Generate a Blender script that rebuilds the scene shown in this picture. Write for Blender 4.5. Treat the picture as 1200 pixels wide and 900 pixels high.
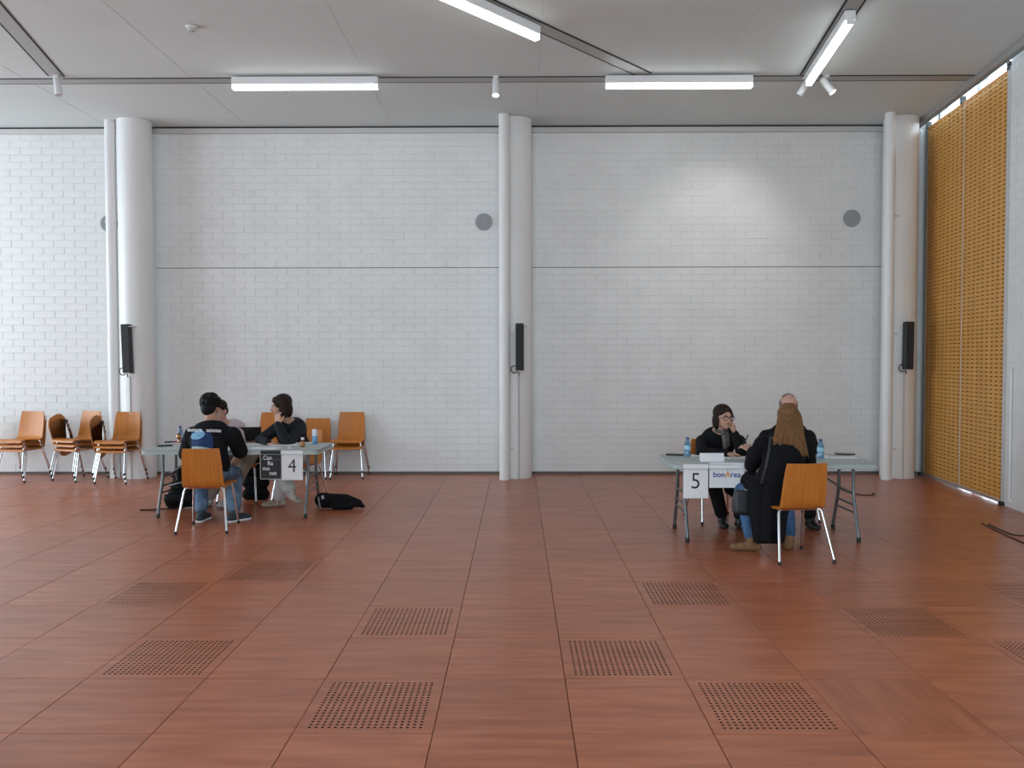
import bpy, bmesh, math, random
from mathutils import Vector, Matrix
from mathutils.bvhtree import BVHTree
random.seed(7)
for o in list(bpy.data.objects): bpy.data.objects.remove(o)
SC = bpy.context.scene
COL = SC.collection
# ------------------------------------------------------------------ camera
H = 1.6474; FPX = 955.04
yaw, pit, rol = 6.729e-3, 2.9576e-2, -1.3524e-3
F = Vector((-math.sin(yaw)*math.cos(pit), math.cos(yaw)*math.cos(pit), -math.sin(pit)))
a0 = Vector((math.cos(yaw), math.sin(yaw), 0)); b0 = a0.cross(F)
RT = math.cos(rol)*a0 + math.sin(rol)*b0; UP = -math.sin(rol)*a0 + math.cos(rol)*b0
EYE = Vector((0, 0, H))
cd = bpy.data.cameras.new('camera'); cam = bpy.data.objects.new('camera', cd); COL.objects.link(cam)
cd.sensor_width = 36; cd.lens = FPX/1200*36; cd.clip_end = 200
m = Matrix((RT, UP, -F)).transposed().to_4x4(); m.translation = EYE
cam.matrix_world = m
SC.camera = cam
def ray(u, v): return RT*((u-600)/FPX) - UP*((v-450)/FPX) + F
def PX(u, v, Y):                                   # photo pixel at depth Y -> point
    d = ray(u, v); return EYE + d*(Y/d.y)
def PZ(u, v, z=0.0):                               # photo pixel on a level plane
    d = ray(u, v); return EYE + d*((z-H)/d.z)
# ------------------------------------------------------------------ world, light, exposure
W = bpy.data.worlds.new('world'); SC.world = W; W.use_nodes = True
bg = W.node_tree.nodes['Background']; bg.inputs[0].default_value = (0.73, 0.89, 1.0, 1); bg.inputs[1].default_value = 9.0
SC.view_settings.view_transform = 'Standard'; SC.view_settings.look = 'None'
SC.view_settings.gamma = 1; SC.view_settings.exposure = 0.12; SC.view_settings.use_curve_mapping = False
def portal(name, loc, rot, sx, sy):
    l = bpy.data.lights.new(name, 'AREA'); l.shape = 'RECTANGLE'; l.size = sx; l.size_y = sy
    l.cycles.is_portal = True
    o = bpy.data.objects.new(name, l); COL.objects.link(o); o.location = loc; o.rotation_euler = rot
XL = -12.5; YB = -4.0; YW = 11.75; ZC = 4.98; R90 = math.pi/2
def xr(Y): return 5.79 - 0.111*(11.75-Y)
portal('window_portal', (XL-0.1, 8.05, 2.5), (0, -R90, 0), 4.2, 6.3)      # daylight of the left glazing
portal('window_portal', (-0.7, YB-0.1, 2.55), (R90, 0, 0), 7.0, 2.7)       # daylight of the glazing behind the camera
# ------------------------------------------------------------------ materials
def cloth(name, col, rough=.9, **k): return mat(name, col, rough, spec=0.12, **k)
def mat(name, col, rough=0.6, metal=0.0, spec=0.5, var=0.0, vscale=8.0, vstretch=(1, 1, 1), bump=0.0, bscale=60, emit=None, estr=0, rnd=0.0, coord='Object', trans=0, col2=None, detail=4):
    m = bpy.data.materials.new(name); m.use_nodes = True
    nt = m.node_tree; b = nt.nodes['Principled BSDF']
    c = (*col, 1)
    b.inputs['Base Color'].default_value = c; b.inputs['Roughness'].default_value = rough
    b.inputs['Metallic'].default_value = metal; b.inputs['Specular IOR Level'].default_value = spec
    if trans: b.inputs['Transmission Weight'].default_value = trans
    if emit: b.inputs['Emission Color'].default_value = (*emit, 1); b.inputs['Emission Strength'].default_value = estr
    if var or bump or rnd or col2:
        tc = nt.nodes.new('ShaderNodeTexCoord'); mp = nt.nodes.new('ShaderNodeMapping'); mp.inputs['Scale'].default_value = vstretch
        nt.links.new(tc.outputs[coord], mp.inputs['Vector'])
        vec = mp.outputs[0]
        if rnd:
            oi = nt.nodes.new('ShaderNodeObjectInfo'); mu = nt.nodes.new('ShaderNodeMath'); mu.operation = 'MULTIPLY'; mu.inputs[1].default_value = 37.0
            nt.links.new(oi.outputs['Random'], mu.inputs[0])
            ad = nt.nodes.new('ShaderNodeVectorMath'); ad.operation = 'ADD'
            nt.links.new(vec, ad.inputs[0]); nt.links.new(mu.outputs[0], ad.inputs[1]); vec = ad.outputs[0]
        n = nt.nodes.new('ShaderNodeTexNoise'); n.inputs['Scale'].default_value = vscale; n.inputs['Detail'].default_value = detail
        nt.links.new(vec, n.inputs['Vector'])
        rp = nt.nodes.new('ShaderNodeValToRGB')
        d2 = col2 if col2 else tuple(x*(1-var) for x in col)
        d1 = col if col2 else tuple(min(1, x*(1+var)) for x in col)
        rp.color_ramp.elements[0].position = 0.32; rp.color_ramp.elements[1].position = 0.68
        rp.color_ramp.elements[0].color = (*d2, 1); rp.color_ramp.elements[1].color = (*d1, 1)
        nt.links.new(n.outputs['Fac'], rp.inputs[0])
        out = rp.outputs[0]
        if rnd:
            hs = nt.nodes.new('ShaderNodeHueSaturation'); mr = nt.nodes.new('ShaderNodeMapRange')
            mr.inputs['To Min'].default_value = 1-rnd; mr.inputs['To Max'].default_value = 1+rnd
            nt.links.new(oi.outputs['Random'], mr.inputs['Value']); nt.links.new(mr.outputs[0], hs.inputs['Value'])
            nt.links.new(out, hs.inputs['Color']); out = hs.outputs[0]
        nt.links.new(out, b.inputs['Base Color'])
        if bump:
            n2 = nt.nodes.new('ShaderNodeTexNoise'); n2.inputs['Scale'].default_value = bscale; n2.inputs['Detail'].default_value = 3
            nt.links.new(vec, n2.inputs['Vector'])
            bp = nt.nodes.new('ShaderNodeBump'); bp.inputs['Strength'].default_value = bump; bp.inputs['Distance'].default_value = 0.01
            nt.links.new(n2.outputs['Fac'], bp.inputs['Height']); nt.links.new(bp.outputs[0], b.inputs['Normal'])
    return m
MT = {}
MT['brick'] = mat('white_brick_paint', (0.80, 0.80, 0.79), 0.45, var=0.03, vscale=3, bump=0.15, bscale=25)
MT['wallw'] = mat('white_wall_paint', (0.80, 0.80, 0.79), 0.5, var=0.02, vscale=2)
MT['joint'] = mat('joint_grey', (0.22, 0.22, 0.22), 0.9)
MT['ceil'] = mat('ceiling_plaster', (0.67, 0.725, 0.72), 0.85, var=0.03, vscale=0.7, bump=0.15, bscale=5, coord='Object')
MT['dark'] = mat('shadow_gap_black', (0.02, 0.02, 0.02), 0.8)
MT['col'] = mat('white_column_paint', (0.82, 0.81, 0.80), 0.4, var=0.02, vscale=1.5)
MT['trimw'] = mat('pale_grey_trim', (0.60, 0.59, 0.58), 0.5)
MT['base'] = mat('dark_grey_skirting', (0.12, 0.11, 0.10), 0.6)
MT['floor'] = mat('cherry_laminate', (0.50, 0.165, 0.082), 0.30, spec=0.45, col2=(0.35, 0.100, 0.046), vscale=3.0, vstretch=(0.7, 6, 1), rnd=0.07, detail=6)
MT['sub'] = mat('subfloor', (0.03, 0.015, 0.012), 0.9)
MT['alu'] = mat('aluminium', (0.62, 0.63, 0.64), 0.38, metal=0.75)
MT['alug'] = mat('grey_anodised', (0.30, 0.32, 0.33), 0.4, metal=0.6)
MT['rail'] = mat('ceiling_track_grey', (0.42, 0.43, 0.42), 0.5, metal=0.2)
MT['lampw'] = mat('lamp_housing_white', (0.82, 0.82, 0.82), 0.4)
MT['led'] = mat('led_diffuser', (0.9, 0.9, 0.9), 0.5, emit=(0.93, 1.0, 0.98), estr=6.5)
MT['bulb'] = mat('spot_lens', (0.9, 0.9, 0.9), 0.5, emit=(1.0, 0.97, 0.92), estr=8)
MT['panel'] = mat('beech_acoustic_board', (0.74, 0.37, 0.085), 0.45, col2=(0.64, 0.30, 0.062), vscale=2.0, vstretch=(6, 6, 0.6), detail=5)
MT['slot'] = mat('slot_backing', (0.05, 0.022, 0.01), 0.9)
MT['black'] = mat('black_plastic', (0.012, 0.012, 0.013), 0.45)
MT['blackm'] = mat('black_grille', (0.015, 0.015, 0.016), 0.6, bump=0.4, bscale=400)
MT['wood'] = mat('beech_plywood', (0.60, 0.208, 0.029), 0.42, col2=(0.49, 0.153, 0.021), vscale=4.0, vstretch=(14, 0.8, 0.8), rnd=0.05, detail=4)
MT['woodedge'] = mat('plywood_writing_tablet', (0.42, 0.175, 0.06), 0.4, var=0.2, vscale=5, vstretch=(8, 1, 1))
MT['chrome'] = mat('chrome', (0.72, 0.73, 0.75), 0.16, metal=1.0)
MT['rubber'] = mat('black_rubber', (0.02, 0.02, 0.02), 0.7)
MT['table'] = mat('grey_moulded_plastic', (0.43, 0.47, 0.46), 0.5, bump=0.15, bscale=120)
MT['tleg'] = mat('grey_steel_tube', (0.16, 0.165, 0.17), 0.35, metal=0.6)
MT['paper'] = mat('white_paper', (0.86, 0.86, 0.88), 0.7)
MT['ink'] = mat('black_ink', (0.012, 0.012, 0.015), 0.7)
MT['poster'] = mat('black_poster', (0.022, 0.022, 0.026), 0.6)
MT['white'] = mat('white_print', (0.82, 0.82, 0.82), 0.7)
MT['blueink'] = mat('navy_print', (0.018, 0.04, 0.28), 0.6)
MT['orangeink'] = mat('orange_print', (0.75, 0.30, 0.02), 0.6)
MT['disc'] = mat('grey_vent', (0.36, 0.37, 0.38), 0.6)
MT['cable'] = mat('dark_cable', (0.03, 0.018, 0.015), 0.6)
def glassmat():
    m = bpy.data.materials.new('window_glass'); m.use_nodes = True; nt = m.node_tree; nt.nodes.clear()
    o = nt.nodes.new('ShaderNodeOutputMaterial'); mx = nt.nodes.new('ShaderNodeMixShader'); t = nt.nodes.new('ShaderNodeBsdfTransparent'); g = nt.nodes.new('ShaderNodeBsdfGlossy')
    g.inputs['Roughness'].default_value = 0.02; mx.inputs[0].default_value = 0.05
    nt.links.new(t.outputs[0], mx.inputs[1]); nt.links.new(g.outputs[0], mx.inputs[2]); nt.links.new(mx.outputs[0], o.inputs[0])
    return m
MT['glass'] = glassmat()
# ------------------------------------------------------------------ mesh helpers
class MB:
    def __init__(s): s.v = []; s.f = []
    def add(s, vs, fs):
        k = len(s.v); s.v += [tuple(v) for v in vs]; s.f += [tuple(i+k for i in f) for f in fs]; return s
    def hexa(s, p):                                # 8 corners: bottom ring, top ring
        return s.add(p, [(3, 2, 1, 0), (4, 5, 6, 7), (0, 1, 5, 4), (1, 2, 6, 5), (2, 3, 7, 6), (3, 0, 4, 7)])
    def box(s, x0, x1, y0, y1, z0, z1):
        return s.hexa([(x0, y0, z0), (x1, y0, z0), (x1, y1, z0), (x0, y1, z0), (x0, y0, z1), (x1, y0, z1), (x1, y1, z1), (x0, y1, z1)])
    def obox(s, c, ax, ay, az, sx, sy, sz):        # oriented box
        c = Vector(c); p = []
        for z in (-1, 1):
            for x, y in ((-1, -1), (1, -1), (1, 1), (-1, 1)):
                p.append(c + ax*(x*sx/2) + ay*(y*sy/2) + az*(z*sz/2))
        return s.hexa(p)
    def tube(s, pts, r, n=10, caps=True):
        pts = [Vector(p) for p in pts]; rr = r if isinstance(r, (list, tuple)) else [r]*len(pts)
        rings = []; prev = None
        for i, p in enumerate(pts):
            d = ((pts[min(i+1, len(pts)-1)] - pts[max(i-1, 0)])).normalized()
            if prev is None:
                x = d.orthogonal().normalized()
            else:
                x = (prev - d*prev.dot(d)).normalized()
            prev = x; y = d.cross(x)
            rings.append([p + (x*math.cos(2*math.pi*k/n) + y*math.sin(2*math.pi*k/n))*rr[i] for k in range(n)])
        vs = [v for g in rings for v in g]; fs = []
        for i in range(len(pts)-1):
            for k in range(n):
                k2 = (k+1) % n; fs.append((i*n+k, i*n+k2, (i+1)*n+k2, (i+1)*n+k))
        if caps: fs.append(tuple(range(n-1, -1, -1))); fs.append(tuple((len(pts)-1)*n+k for k in range(n)))
        return s.add(vs, fs)
    def lathe(s, prof, c=(0, 0, 0), n=24):         # prof: (r, z)
        c = Vector(c); vs = []; fs = []
        for r, z in prof:
            for k in range(n): vs.append(c + Vector((r*math.cos(2*math.pi*k/n), r*math.sin(2*math.pi*k/n), z)))
        for i in range(len(prof)-1):
            for k in range(n):
                k2 = (k+1) % n; fs.append((i*n+k, i*n+k2, (i+1)*n+k2, (i+1)*n+k))
        fs.append(tuple(range(n-1, -1, -1))); fs.append(tuple((len(prof)-1)*n+k for k in range(n)))
        return s.add(vs, fs)
    def sheet(s, rows, th=0.0, nrm=None):          # rows: grid of points
        nr, nc = len(rows), len(rows[0]); vs = [Vector(p) for r in rows for p in r]
        fs = [(i*nc+j, i*nc+j+1, (i+1)*nc+j+1, (i+1)*nc+j) for i in range(nr-1) for j in range(nc-1)]
        if not th: return s.add(vs, fs)
        n = len(vs); nv = [Vector(q) for r in nrm for q in r]
        vs2 = vs + [v + q*th for v, q in zip(vs, nv)]
        fs2 = [tuple(reversed(f)) for f in fs] + [tuple(i+n for i in f) for f in fs]
        b = [j for j in range(nc)] + [i*nc+nc-1 for i in range(1, nr)] + [(nr-1)*nc+j for j in range(nc-2, -1, -1)] + [i*nc for i in range(nr-2, 0, -1)]
        for i in range(len(b)):
            p, q = b[i], b[(i+1) % len(b)]; fs2.append((p, q, q+n, p+n))
        return s.add(vs2, fs2)
    def mesh(s, name, m, smooth=False, bevel=0.0, seg=1):
        me = bpy.data.meshes.new(name); me.from_pydata(s.v, [], s.f)
        if bevel or True:
            bm = bmesh.new(); bm.from_mesh(me)
            if bevel: bmesh.ops.bevel(bm, geom=[e for e in bm.edges if e.is_manifold and e.calc_face_angle(0) > 0.6], offset=bevel, segments=seg, affect='EDGES', clamp_overlap=True)
            bmesh.ops.recalc_face_normals(bm, faces=bm.faces); bm.to_mesh(me); bm.free()
        me.materials.append(m)
        if smooth: smooth_me(me)
        return me
    def build(s, name, m, parent=None, world=True, smooth=False, bevel=0.0, seg=1):
        if parent is not None and world:
            L = parent_loc(parent); s.v = [tuple(Vector(v) - L) for v in s.v]
        return link(name, s.mesh(name, m, smooth, bevel, seg), parent)
def smooth_me(me, ang=0.7):
    me.polygons.foreach_set('use_smooth', [True]*len(me.polygons))
    try: me.set_sharp_from_angle(angle=ang)
    except Exception: pass
def parent_loc(p):
    L = Vector((0, 0, 0))
    while p is not None: L += p.location; p = p.parent
    return L
def link(name, data, parent=None):
    o = bpy.data.objects.new(name, data); COL.objects.link(o)
    if parent is not None: o.parent = parent
    return o
def tag(o, label=None, cat=None, group=None, kind=None):
    if label: o['label'] = label
    if cat: o['category'] = cat
    if group: o['group'] = group
    if kind: o['kind'] = kind
    return o
def thing(name, label, cat, loc=(0, 0, 0), rz=0, group=None):
    o = link(name, None); o.location = loc; o.rotation_euler = (0, 0, rz); o.empty_display_size = 0.1
    return tag(o, label, cat, group)
def copy_tree(o, parent=None):
    c = o.copy(); COL.objects.link(c)
    if parent is not None: c.parent = parent
    for ch in list(o.children): copy_tree(ch, c)
    return c
def struct(o, label=None): return tag(o, label, kind='structure')
def text_mesh(body, size, m, name, bold=0.0, shear=0.0, depth=0.0006):
    cu = bpy.data.curves.new(name, 'FONT'); cu.body = body; cu.size = size; cu.align_x = 'CENTER'; cu.align_y = 'CENTER'
    cu.extrude = depth; cu.offset = bold; cu.shear = shear; cu.resolution_u = 3
    o = bpy.data.objects.new(name, cu); COL.objects.link(o)
    dg = bpy.context.evaluated_depsgraph_get(); me = bpy.data.meshes.new_from_object(o.evaluated_get(dg))
    bpy.data.objects.remove(o); me.name = name; me.materials.clear(); me.materials.append(m); return me
V3 = lambda *a: Vector(a)
Z3 = Vector((0, 0, 1)); X3 = Vector((1, 0, 0)); Y3 = Vector((0, 1, 0))
# ================================================================== THE ROOM
T = 0.62; X0 = -0.3764; Y0 = 3.5446; GAP = 0.0035; TH = 0.03
floor = struct(MB().box(XL-0.2, 6.4, YB-0.2, YW+0.2, -0.30, -0.10).build('floor', MT['sub']), 'reddish brown raised access floor of square laminate panels')
def tile_mesh():
    b = MB(); q = T/2-GAP/2; c = 0.0015
    b.add([(-q, -q, -TH), (q, -q, -TH), (q, q, -TH), (-q, q, -TH), (-q, -q, -c), (q, -q, -c), (q, q, -c), (-q, q, -c), (-q+c, -q+c, 0), (q-c, -q+c, 0), (q-c, q-c, 0), (-q+c, q-c, 0)],
          [(0, 1, 5, 4), (1, 2, 6, 5), (2, 3, 7, 6), (3, 0, 4, 7), (4, 5, 9, 8), (5, 6, 10, 9), (6, 7, 11, 10), (7, 4, 8, 11), (8, 9, 10, 11), (3, 2, 1, 0)])
    return b.mesh('floor_panel', MT['floor'])
def perf_mesh(n=18, marg=0.095*T, r=0.0076):
    b = MB(); q = T/2-GAP/2; a = T/2-marg+0.013; p = 2*a/n
    for x0, x1, y0, y1 in ((-q, q, -q, -a), (-q, q, a, q), (-q, -a, -a, a), (a, q, -a, a)):
        b.add([(x0, y0, 0), (x1, y0, 0), (x1, y1, 0), (x0, y1, 0)], [(0, 1, 2, 3)])
    for x, y in ((-1, 0), (1, 0), (0, -1), (0, 1)):
        if x: b.add([(x*q, -q, -TH), (x*q, q, -TH), (x*q, q, 0), (x*q, -q, 0)], [(0, 1, 2, 3)])
        else: b.add([(-q, y*q, -TH), (q, y*q, -TH), (q, y*q, 0), (-q, y*q, 0)], [(0, 1, 2, 3)])
    sq = [(1, 0), (1, 1), (0, 1), (-1, 1), (-1, 0), (-1, -1), (0, -1), (1, -1)]
    for i in range(n):
        for j in range(n):
            cx = -a+(i+.5)*p; cy = -a+(j+.5)*p; h = p/2
            vs = [(cx+h*x, cy+h*y, 0) for x, y in sq] + [(cx+r*math.cos(k*math.pi/4), cy+r*math.sin(k*math.pi/4), 0) for k in range(8)]
            vs += [(x, y, -TH) for x, y, z in vs[8:16]]
            fs = []
            for k in range(8):
                k2 = (k+1) % 8; fs += [(k, k2, 8+k2, 8+k), (8+k, 8+k2, 16+k2, 16+k)]
            b.add(vs, fs)
    me = bpy.data.meshes.new('perforated_floor_panel'); me.from_pydata(b.v, [], b.f); me.materials.append(MT['floor']); me.materials.append(MT['sub'])
    me.polygons.foreach_set('material_index', [0]*8+[0, 1]*((len(b.f)-8)//2)); return me
tm, pm = tile_mesh(), perf_mesh()
PERF = {(-1, 0), (2, 0), (-3, 1), (1, 1), (5, 1), (-1, 2), (4, 2), (2, 3), (-4, 3), (6, 3), (-3, 4)}
rest = MB()
for j in range(-13, 14):
    for i in range(-20, 12):
        cx, cy = X0+(i+.5)*T, Y0+(j+.5)*T
        if cx < XL or cy < YB or cx > xr(cy)+0.7 or cy > YW+0.2: continue
        vis = j >= -1 and -0.66*(cy+.4)-.35 < cx < 0.66*(cy+.4)+.35 and cx < xr(cy)+.35
        if vis:
            pf = (i, j) in PERF
            o = link('perforated_floor_panel' if pf else 'floor_panel', pm if pf else tm, floor)
            if pf: o['label'] = 'floor panel drilled with a square grid of round holes'
            o.location = (cx, cy, random.uniform(-0.0006, 0))
            if (i, j) in ((3, 0), (-6, 2), (6, 5)): o.rotation_euler = (0, 0, R90)
        else:
            q = T/2-GAP/2; rest.box(cx-q, cx+q, cy-q, cy+q, -TH, 0)
tag(rest.build('floor_panel_field', MT['floor'], floor), kind='stuff')
# --- brick back wall
wall = struct(MB().box(XL-.2, 5.86, YW+0.004, YW+0.25, -0.1, 5.3).build('wall_back', MT['wallw']), 'white painted brick wall behind the tables')
BL, BH, JT = 0.306, 0.1015, 0.004
def brick_mesh(w, c=0.0022, JT=JT):
    b = MB(); q = (w-JT)/2; h = (BH-JT)/2
    b.add([(-q, 0.006, -h), (q, 0.006, -h), (q, 0.006, h), (-q, 0.006, h), (-q+c, -c, -h+c), (q-c, -c, -h+c), (q-c, -c, h-c), (-q+c, -c, h-c)],
          [(4, 5, 6, 7), (0, 1, 5, 4), (1, 2, 6, 5), (2, 3, 7, 6), (3, 0, 4, 7)])
    return b
bme = brick_mesh(BL).mesh('brick', MT['brick'])
restb = MB(); nb = 0
ZJ = 0.03+29*BH
for j in range(48):
    z = 0.03+BH*(j+.5)
    if z > 4.93: break
    off = 0 if j % 2 else BL/2
    for i in range(-42, 20):
        x = -0.25+i*BL+off
        if x < XL or x > 5.75: continue
        if j == 29 and x > -5.35: zz = z+0.006
        else: zz = z
        dy = random.uniform(-0.0008, 0.0008)+(random.random() < .04)*-.002
        if x < -5.55 and x > -7.55 and nb < 300:
            o = link('brick', bme, wall); o.location = (x, YW+dy, zz); nb += 1
        else:
            t = brick_mesh(BL, .0016, .0022) if x > -5.55 else brick_mesh(BL); restb.add([(v[0]+x, v[1]+YW+dy, v[2]+zz) for v in t.v], t.f)
tag(restb.build('brickwork', MT['brick'], wall), kind='stuff')
def strip(name, m, x0, x1, y0, y1, z0, z1, parent=None, bevel=0): return MB().box(x0, x1, y0, y1, z0, z1).build(name, m, parent, bevel=bevel)
for k, (x0, x1) in enumerate(((-5.2, -0.2), (0.2, 5.35))):
    strip('movement_joint', MT['joint'], x0, x1, YW-0.0045, YW+0.004, ZJ-0.004, ZJ+0.005, wall)
struct(strip('baseboard_back', MT['base'], XL, 5.75, YW-0.012, YW+0.004, 0.0, 0.035))
tr = struct(strip('trim_1', MT['trimw'], XL, 5.72, YW-0.05, YW+0.004, 4.885, 4.955), 'pale grey beam strip along the top of the brick wall')
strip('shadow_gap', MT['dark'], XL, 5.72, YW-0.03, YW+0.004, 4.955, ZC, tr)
# --- ceiling: slabs between joints
ceil = struct(MB().hexa([(x, y, z) for z in (5.25, 5.35) for x, y in ((XL-.2, YB-.2), (xr(YB)+.25, YB-.2), (xr(YW)+.22, YW+.25), (XL-.2, YW+.25))]).build('ceiling', MT['wallw']), 'off white plastered ceiling in long slabs with recessed lighting tracks')
JX = [XL-.2, -11.9, -9.88, -7.85, -5.82, -3.84, -1.77, 0.255, 2.29, 4.32]
def fx(Y): return 5.56 - 0.118*(11.31-Y)           # fascia line along the ceiling
for k in range(len(JX)):
    g = 0.004; x0 = JX[k]+g
    if k < len(JX)-1:
        x1 = JX[k+1]-g; b = MB().box(x0, x1, YB-.2, YW+.2, ZC, 5.25)
    else:
        p = [(x0, YB-.2), (fx(YB-.2), YB-.2), (fx(YW), YW), (x0, YW)]
        b = MB().hexa([(x, y, ZC) for x, y in p]+[(x, y, 5.25) for x, y in p])
    b.build('ceiling_slab', MT['ceil'], ceil, bevel=0.002)
    if k: strip('joint_filler', MT['ceil'], JX[k]-g, JX[k]+g, YB, YW, ZC+0.003, ZC+0.05, ceil)
# --- lighting tracks
def track(p, q, label, w=0.15):
    p = Vector((p[0], p[1], ZC)); q = Vector((q[0], q[1], ZC)); d = (q-p).normalized(); s = Z3.cross(d); L = (q-p).length; c = (p+q)/2
    t = thing('lighting_track', label, 'track', p)
    MB().obox(c-Z3*0.003, d, s, Z3, L, w, 0.006).build('profile', MT['rail'], t)
    for e in (-1, 1): MB().obox(c+s*(e*(w/2+0.010))-Z3*0.003, d, s, Z3, L, 0.020, 0.006).build('edge_groove', MT['dark'], t)
    return t
track((XL, 9.79), (fx(9.78)-0.01, 9.78), 'long straight grey ceiling track running parallel to the brick wall')
track((-5.40, 9.62), (-4.30, 5.3), 'grey ceiling track ending at the spotlight near the left round column')
track((1.50, 9.65), (-3.4, 4.28), 'grey ceiling track running diagonally across the ceiling slabs')
track((3.40, 9.65), (2.87, 5.6), 'grey ceiling track carrying the lamp nearest the wooden panels')
def linear(p, q, label):
    p = Vector((p[0], p[1], ZC)); q = Vector((q[0], q[1], ZC)); d = (q-p).normalized(); s = Z3.cross(d); L = (q-p).length; c = (p+q)/2
    t = thing('linear_lamp', label, 'lamp', p)
    MB().obox(c-Z3*0.060, d, s, Z3, L, 0.10, 0.088).build('housing', MT['lampw'], t, bevel=0.004)
    MB().obox(c-Z3*0.129, d, s, Z3, L-0.004, 0.060, 0.050).build('diffuser', MT['led'], t, bevel=0.008)
    for e in (-1, 1): MB().obox(c+d*(e*(L/2+0.003))-Z3*0.085, d, s, Z3, 0.006, 0.07, 0.130).build('end_cap', MT['lampw'], t)
A = PZ(273, 104, ZC-.06); B_ = PZ(443, 103, ZC-.06); yl = 9.66
linear((PX(273, 104, yl).x, yl), (PX(443, 103, yl).x, yl), 'lit linear ceiling lamp between the left and middle round columns')
linear((PX(710, 101, yl).x, yl), (PX(881, 100, yl).x, yl), 'lit linear ceiling lamp where the diagonal track meets the straight one')
dm = Vector((-4.9, -5.37, 0)).normalized(); p = Vector((0.20, 8.225, 0)); linear(p, p+dm*1.75, 'lit linear ceiling lamp hanging under the diagonal track')
dm = Vector((-0.53, -4.05, 0)).normalized(); p = Vector((3.395, 9.60, 0)); linear(p, p+dm*1.75, 'lit linear ceiling lamp on the track nearest the wooden panels')
linear((-7.6, 3.2), (-5.85, 3.2), 'added linear fill lamp out of frame on the window side'); linear((-1.0, 2.0), (0.75, 2.0), 'added linear fill lamp out of frame above the camera')  # unseen extra lamps, added to brighten the room
linear((2.2, 4.6), (3.95, 4.6), 'added linear fill lamp out of frame over the middle of the right side'); linear((2.2, 0.2), (3.95, 0.2), 'added linear fill lamp out of frame on the right side')  # two more added fill lamps, lifting the right half
def spot(loc, d, label, lit):
    loc = Vector(loc); d = Vector(d).normalized(); t = thing('spotlight', label, 'spotlight', loc)
    MB().box(loc.x-.03, loc.x+.03, loc.y-.05, loc.y+.05, loc.z-.03, loc.z).build('track_adapter', MT['lampw'], t)
    h = loc+Vector((0, 0, -0.085)); MB().tube([loc-Z3*.02, h], 0.008).build('stem', MT['lampw'], t, smooth=True)
    a = h-d*0.06; e = h+d*0.15
    MB().tube([a, a+d*0.01, e], [0.034, 0.04, 0.04], 20, caps=False).build('lamp_head', MT['lampw'], t, smooth=True)
    MB().tube([a-d*0.002, a+d*0.004], 0.034, 20).build('rear_cap', MT['lampw'], t)
    MB().tube([e-d*0.012, e-d*0.006], 0.038, 20).build('lens', MT['bulb'] if lit else MT['trimw'], t)
    return e
spot((-5.38, 9.60, ZC), (0.16, -0.10, -1), 'small white cylinder spotlight at the end of the left track', False)
spot((PX(581, 96, 9.7).x, 9.70, ZC), (0.0, -0.28, -1), 'glowing white cylinder spotlight above the middle round column', True)
spot((3.40, 9.70, ZC), (-0.55, 0.35, -1), 'white spotlight tilted away beside the glowing one, near the wooden panels', False)
e = spot((3.62, 9.70, ZC), (0.55, -0.30, -0.9), 'glowing white spotlight tilted towards the wooden panels', True)
sp = bpy.data.lights.new('spot_beam', 'SPOT'); sp.energy = 46; sp.spot_size = math.radians(74); sp.spot_blend = 0.9; sp.color = (1.0, 0.97, 0.93); sp.shadow_soft_size = 0.04
so = link('spot_beam', sp); so.location = Vector((3.40, 9.70, ZC-0.085))+Vector((-0.55, 0.35, -1)).normalized()*0.17
tgt = Vector((2.80, YW, 3.05)); so.rotation_euler = (tgt-so.location).to_track_quat('-Z', 'Y').to_euler()
# smoke detector
q = PZ(224, 31, ZC); t = thing('smoke_detector', 'small round white smoke detector on the ceiling', 'detector', (q.x, q.y, ZC))
MB().lathe([(0.05, 0), (0.055, -0.012), (0.052, -0.02)][::-1], q).build('base', MT['lampw'], t, smooth=True)
MB().lathe([(0.02, -0.052), (0.036, -0.045), (0.04, -0.022), (0.04, -0.018)], q).build('sensor_cap', MT['trimw'], t, smooth=True)
# --- round columns, pipes, column speakers
CR = 0.228; CY = 11.46
def column(xc, label):
    o = MB().tube([(xc, CY, 0), (xc, CY, ZC)], CR, 56).build('round_column', MT['col'], smooth=True); return tag(o, label, 'column')
def pipe(xc, yc, label, clips):
    t = thing('drain_pipe', label, 'pipe', (xc, yc, 0))
    MB().tube([(xc, yc, 0), (xc, yc, ZC)], 0.072, 28).build('pipe', MT['col'], t, smooth=True)
    for z in clips:
        MB().tube([(xc, yc, z-.012), (xc, yc, z+.012)], 0.08, 28).build('pipe_clip', MT['col'], t, smooth=True)
        MB().box(xc+0.07, xc+0.13, yc-.008, yc+.008, z-.008, z+.008).build('clip_arm', MT['trimw'], t)
cx1, cx2, cx3 = PX(160.5, 350, CY).x, PX(604, 350, CY).x, PX(1053.5, 350, CY).x
column(cx1, 'round white column beside the stacked tablet chairs'); column(cx2, 'round white column in the middle of the brick wall'); column(cx3, 'round white column next to the wooden acoustic panels')
pipe(PX(132, 350, 11.40).x, 11.40, 'white drain pipe standing clear of the column by the stacked chairs', (1.9, 3.58))
pipe(PX(591, 350, 11.18).x, 11.18, 'white drain pipe overlapping the middle round column', (0.42, 2.0))
pipe(PX(1041, 350, 11.18).x, 11.18, 'white drain pipe overlapping the column by the wooden panels', (0.42, 2.0, 3.6))
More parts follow.
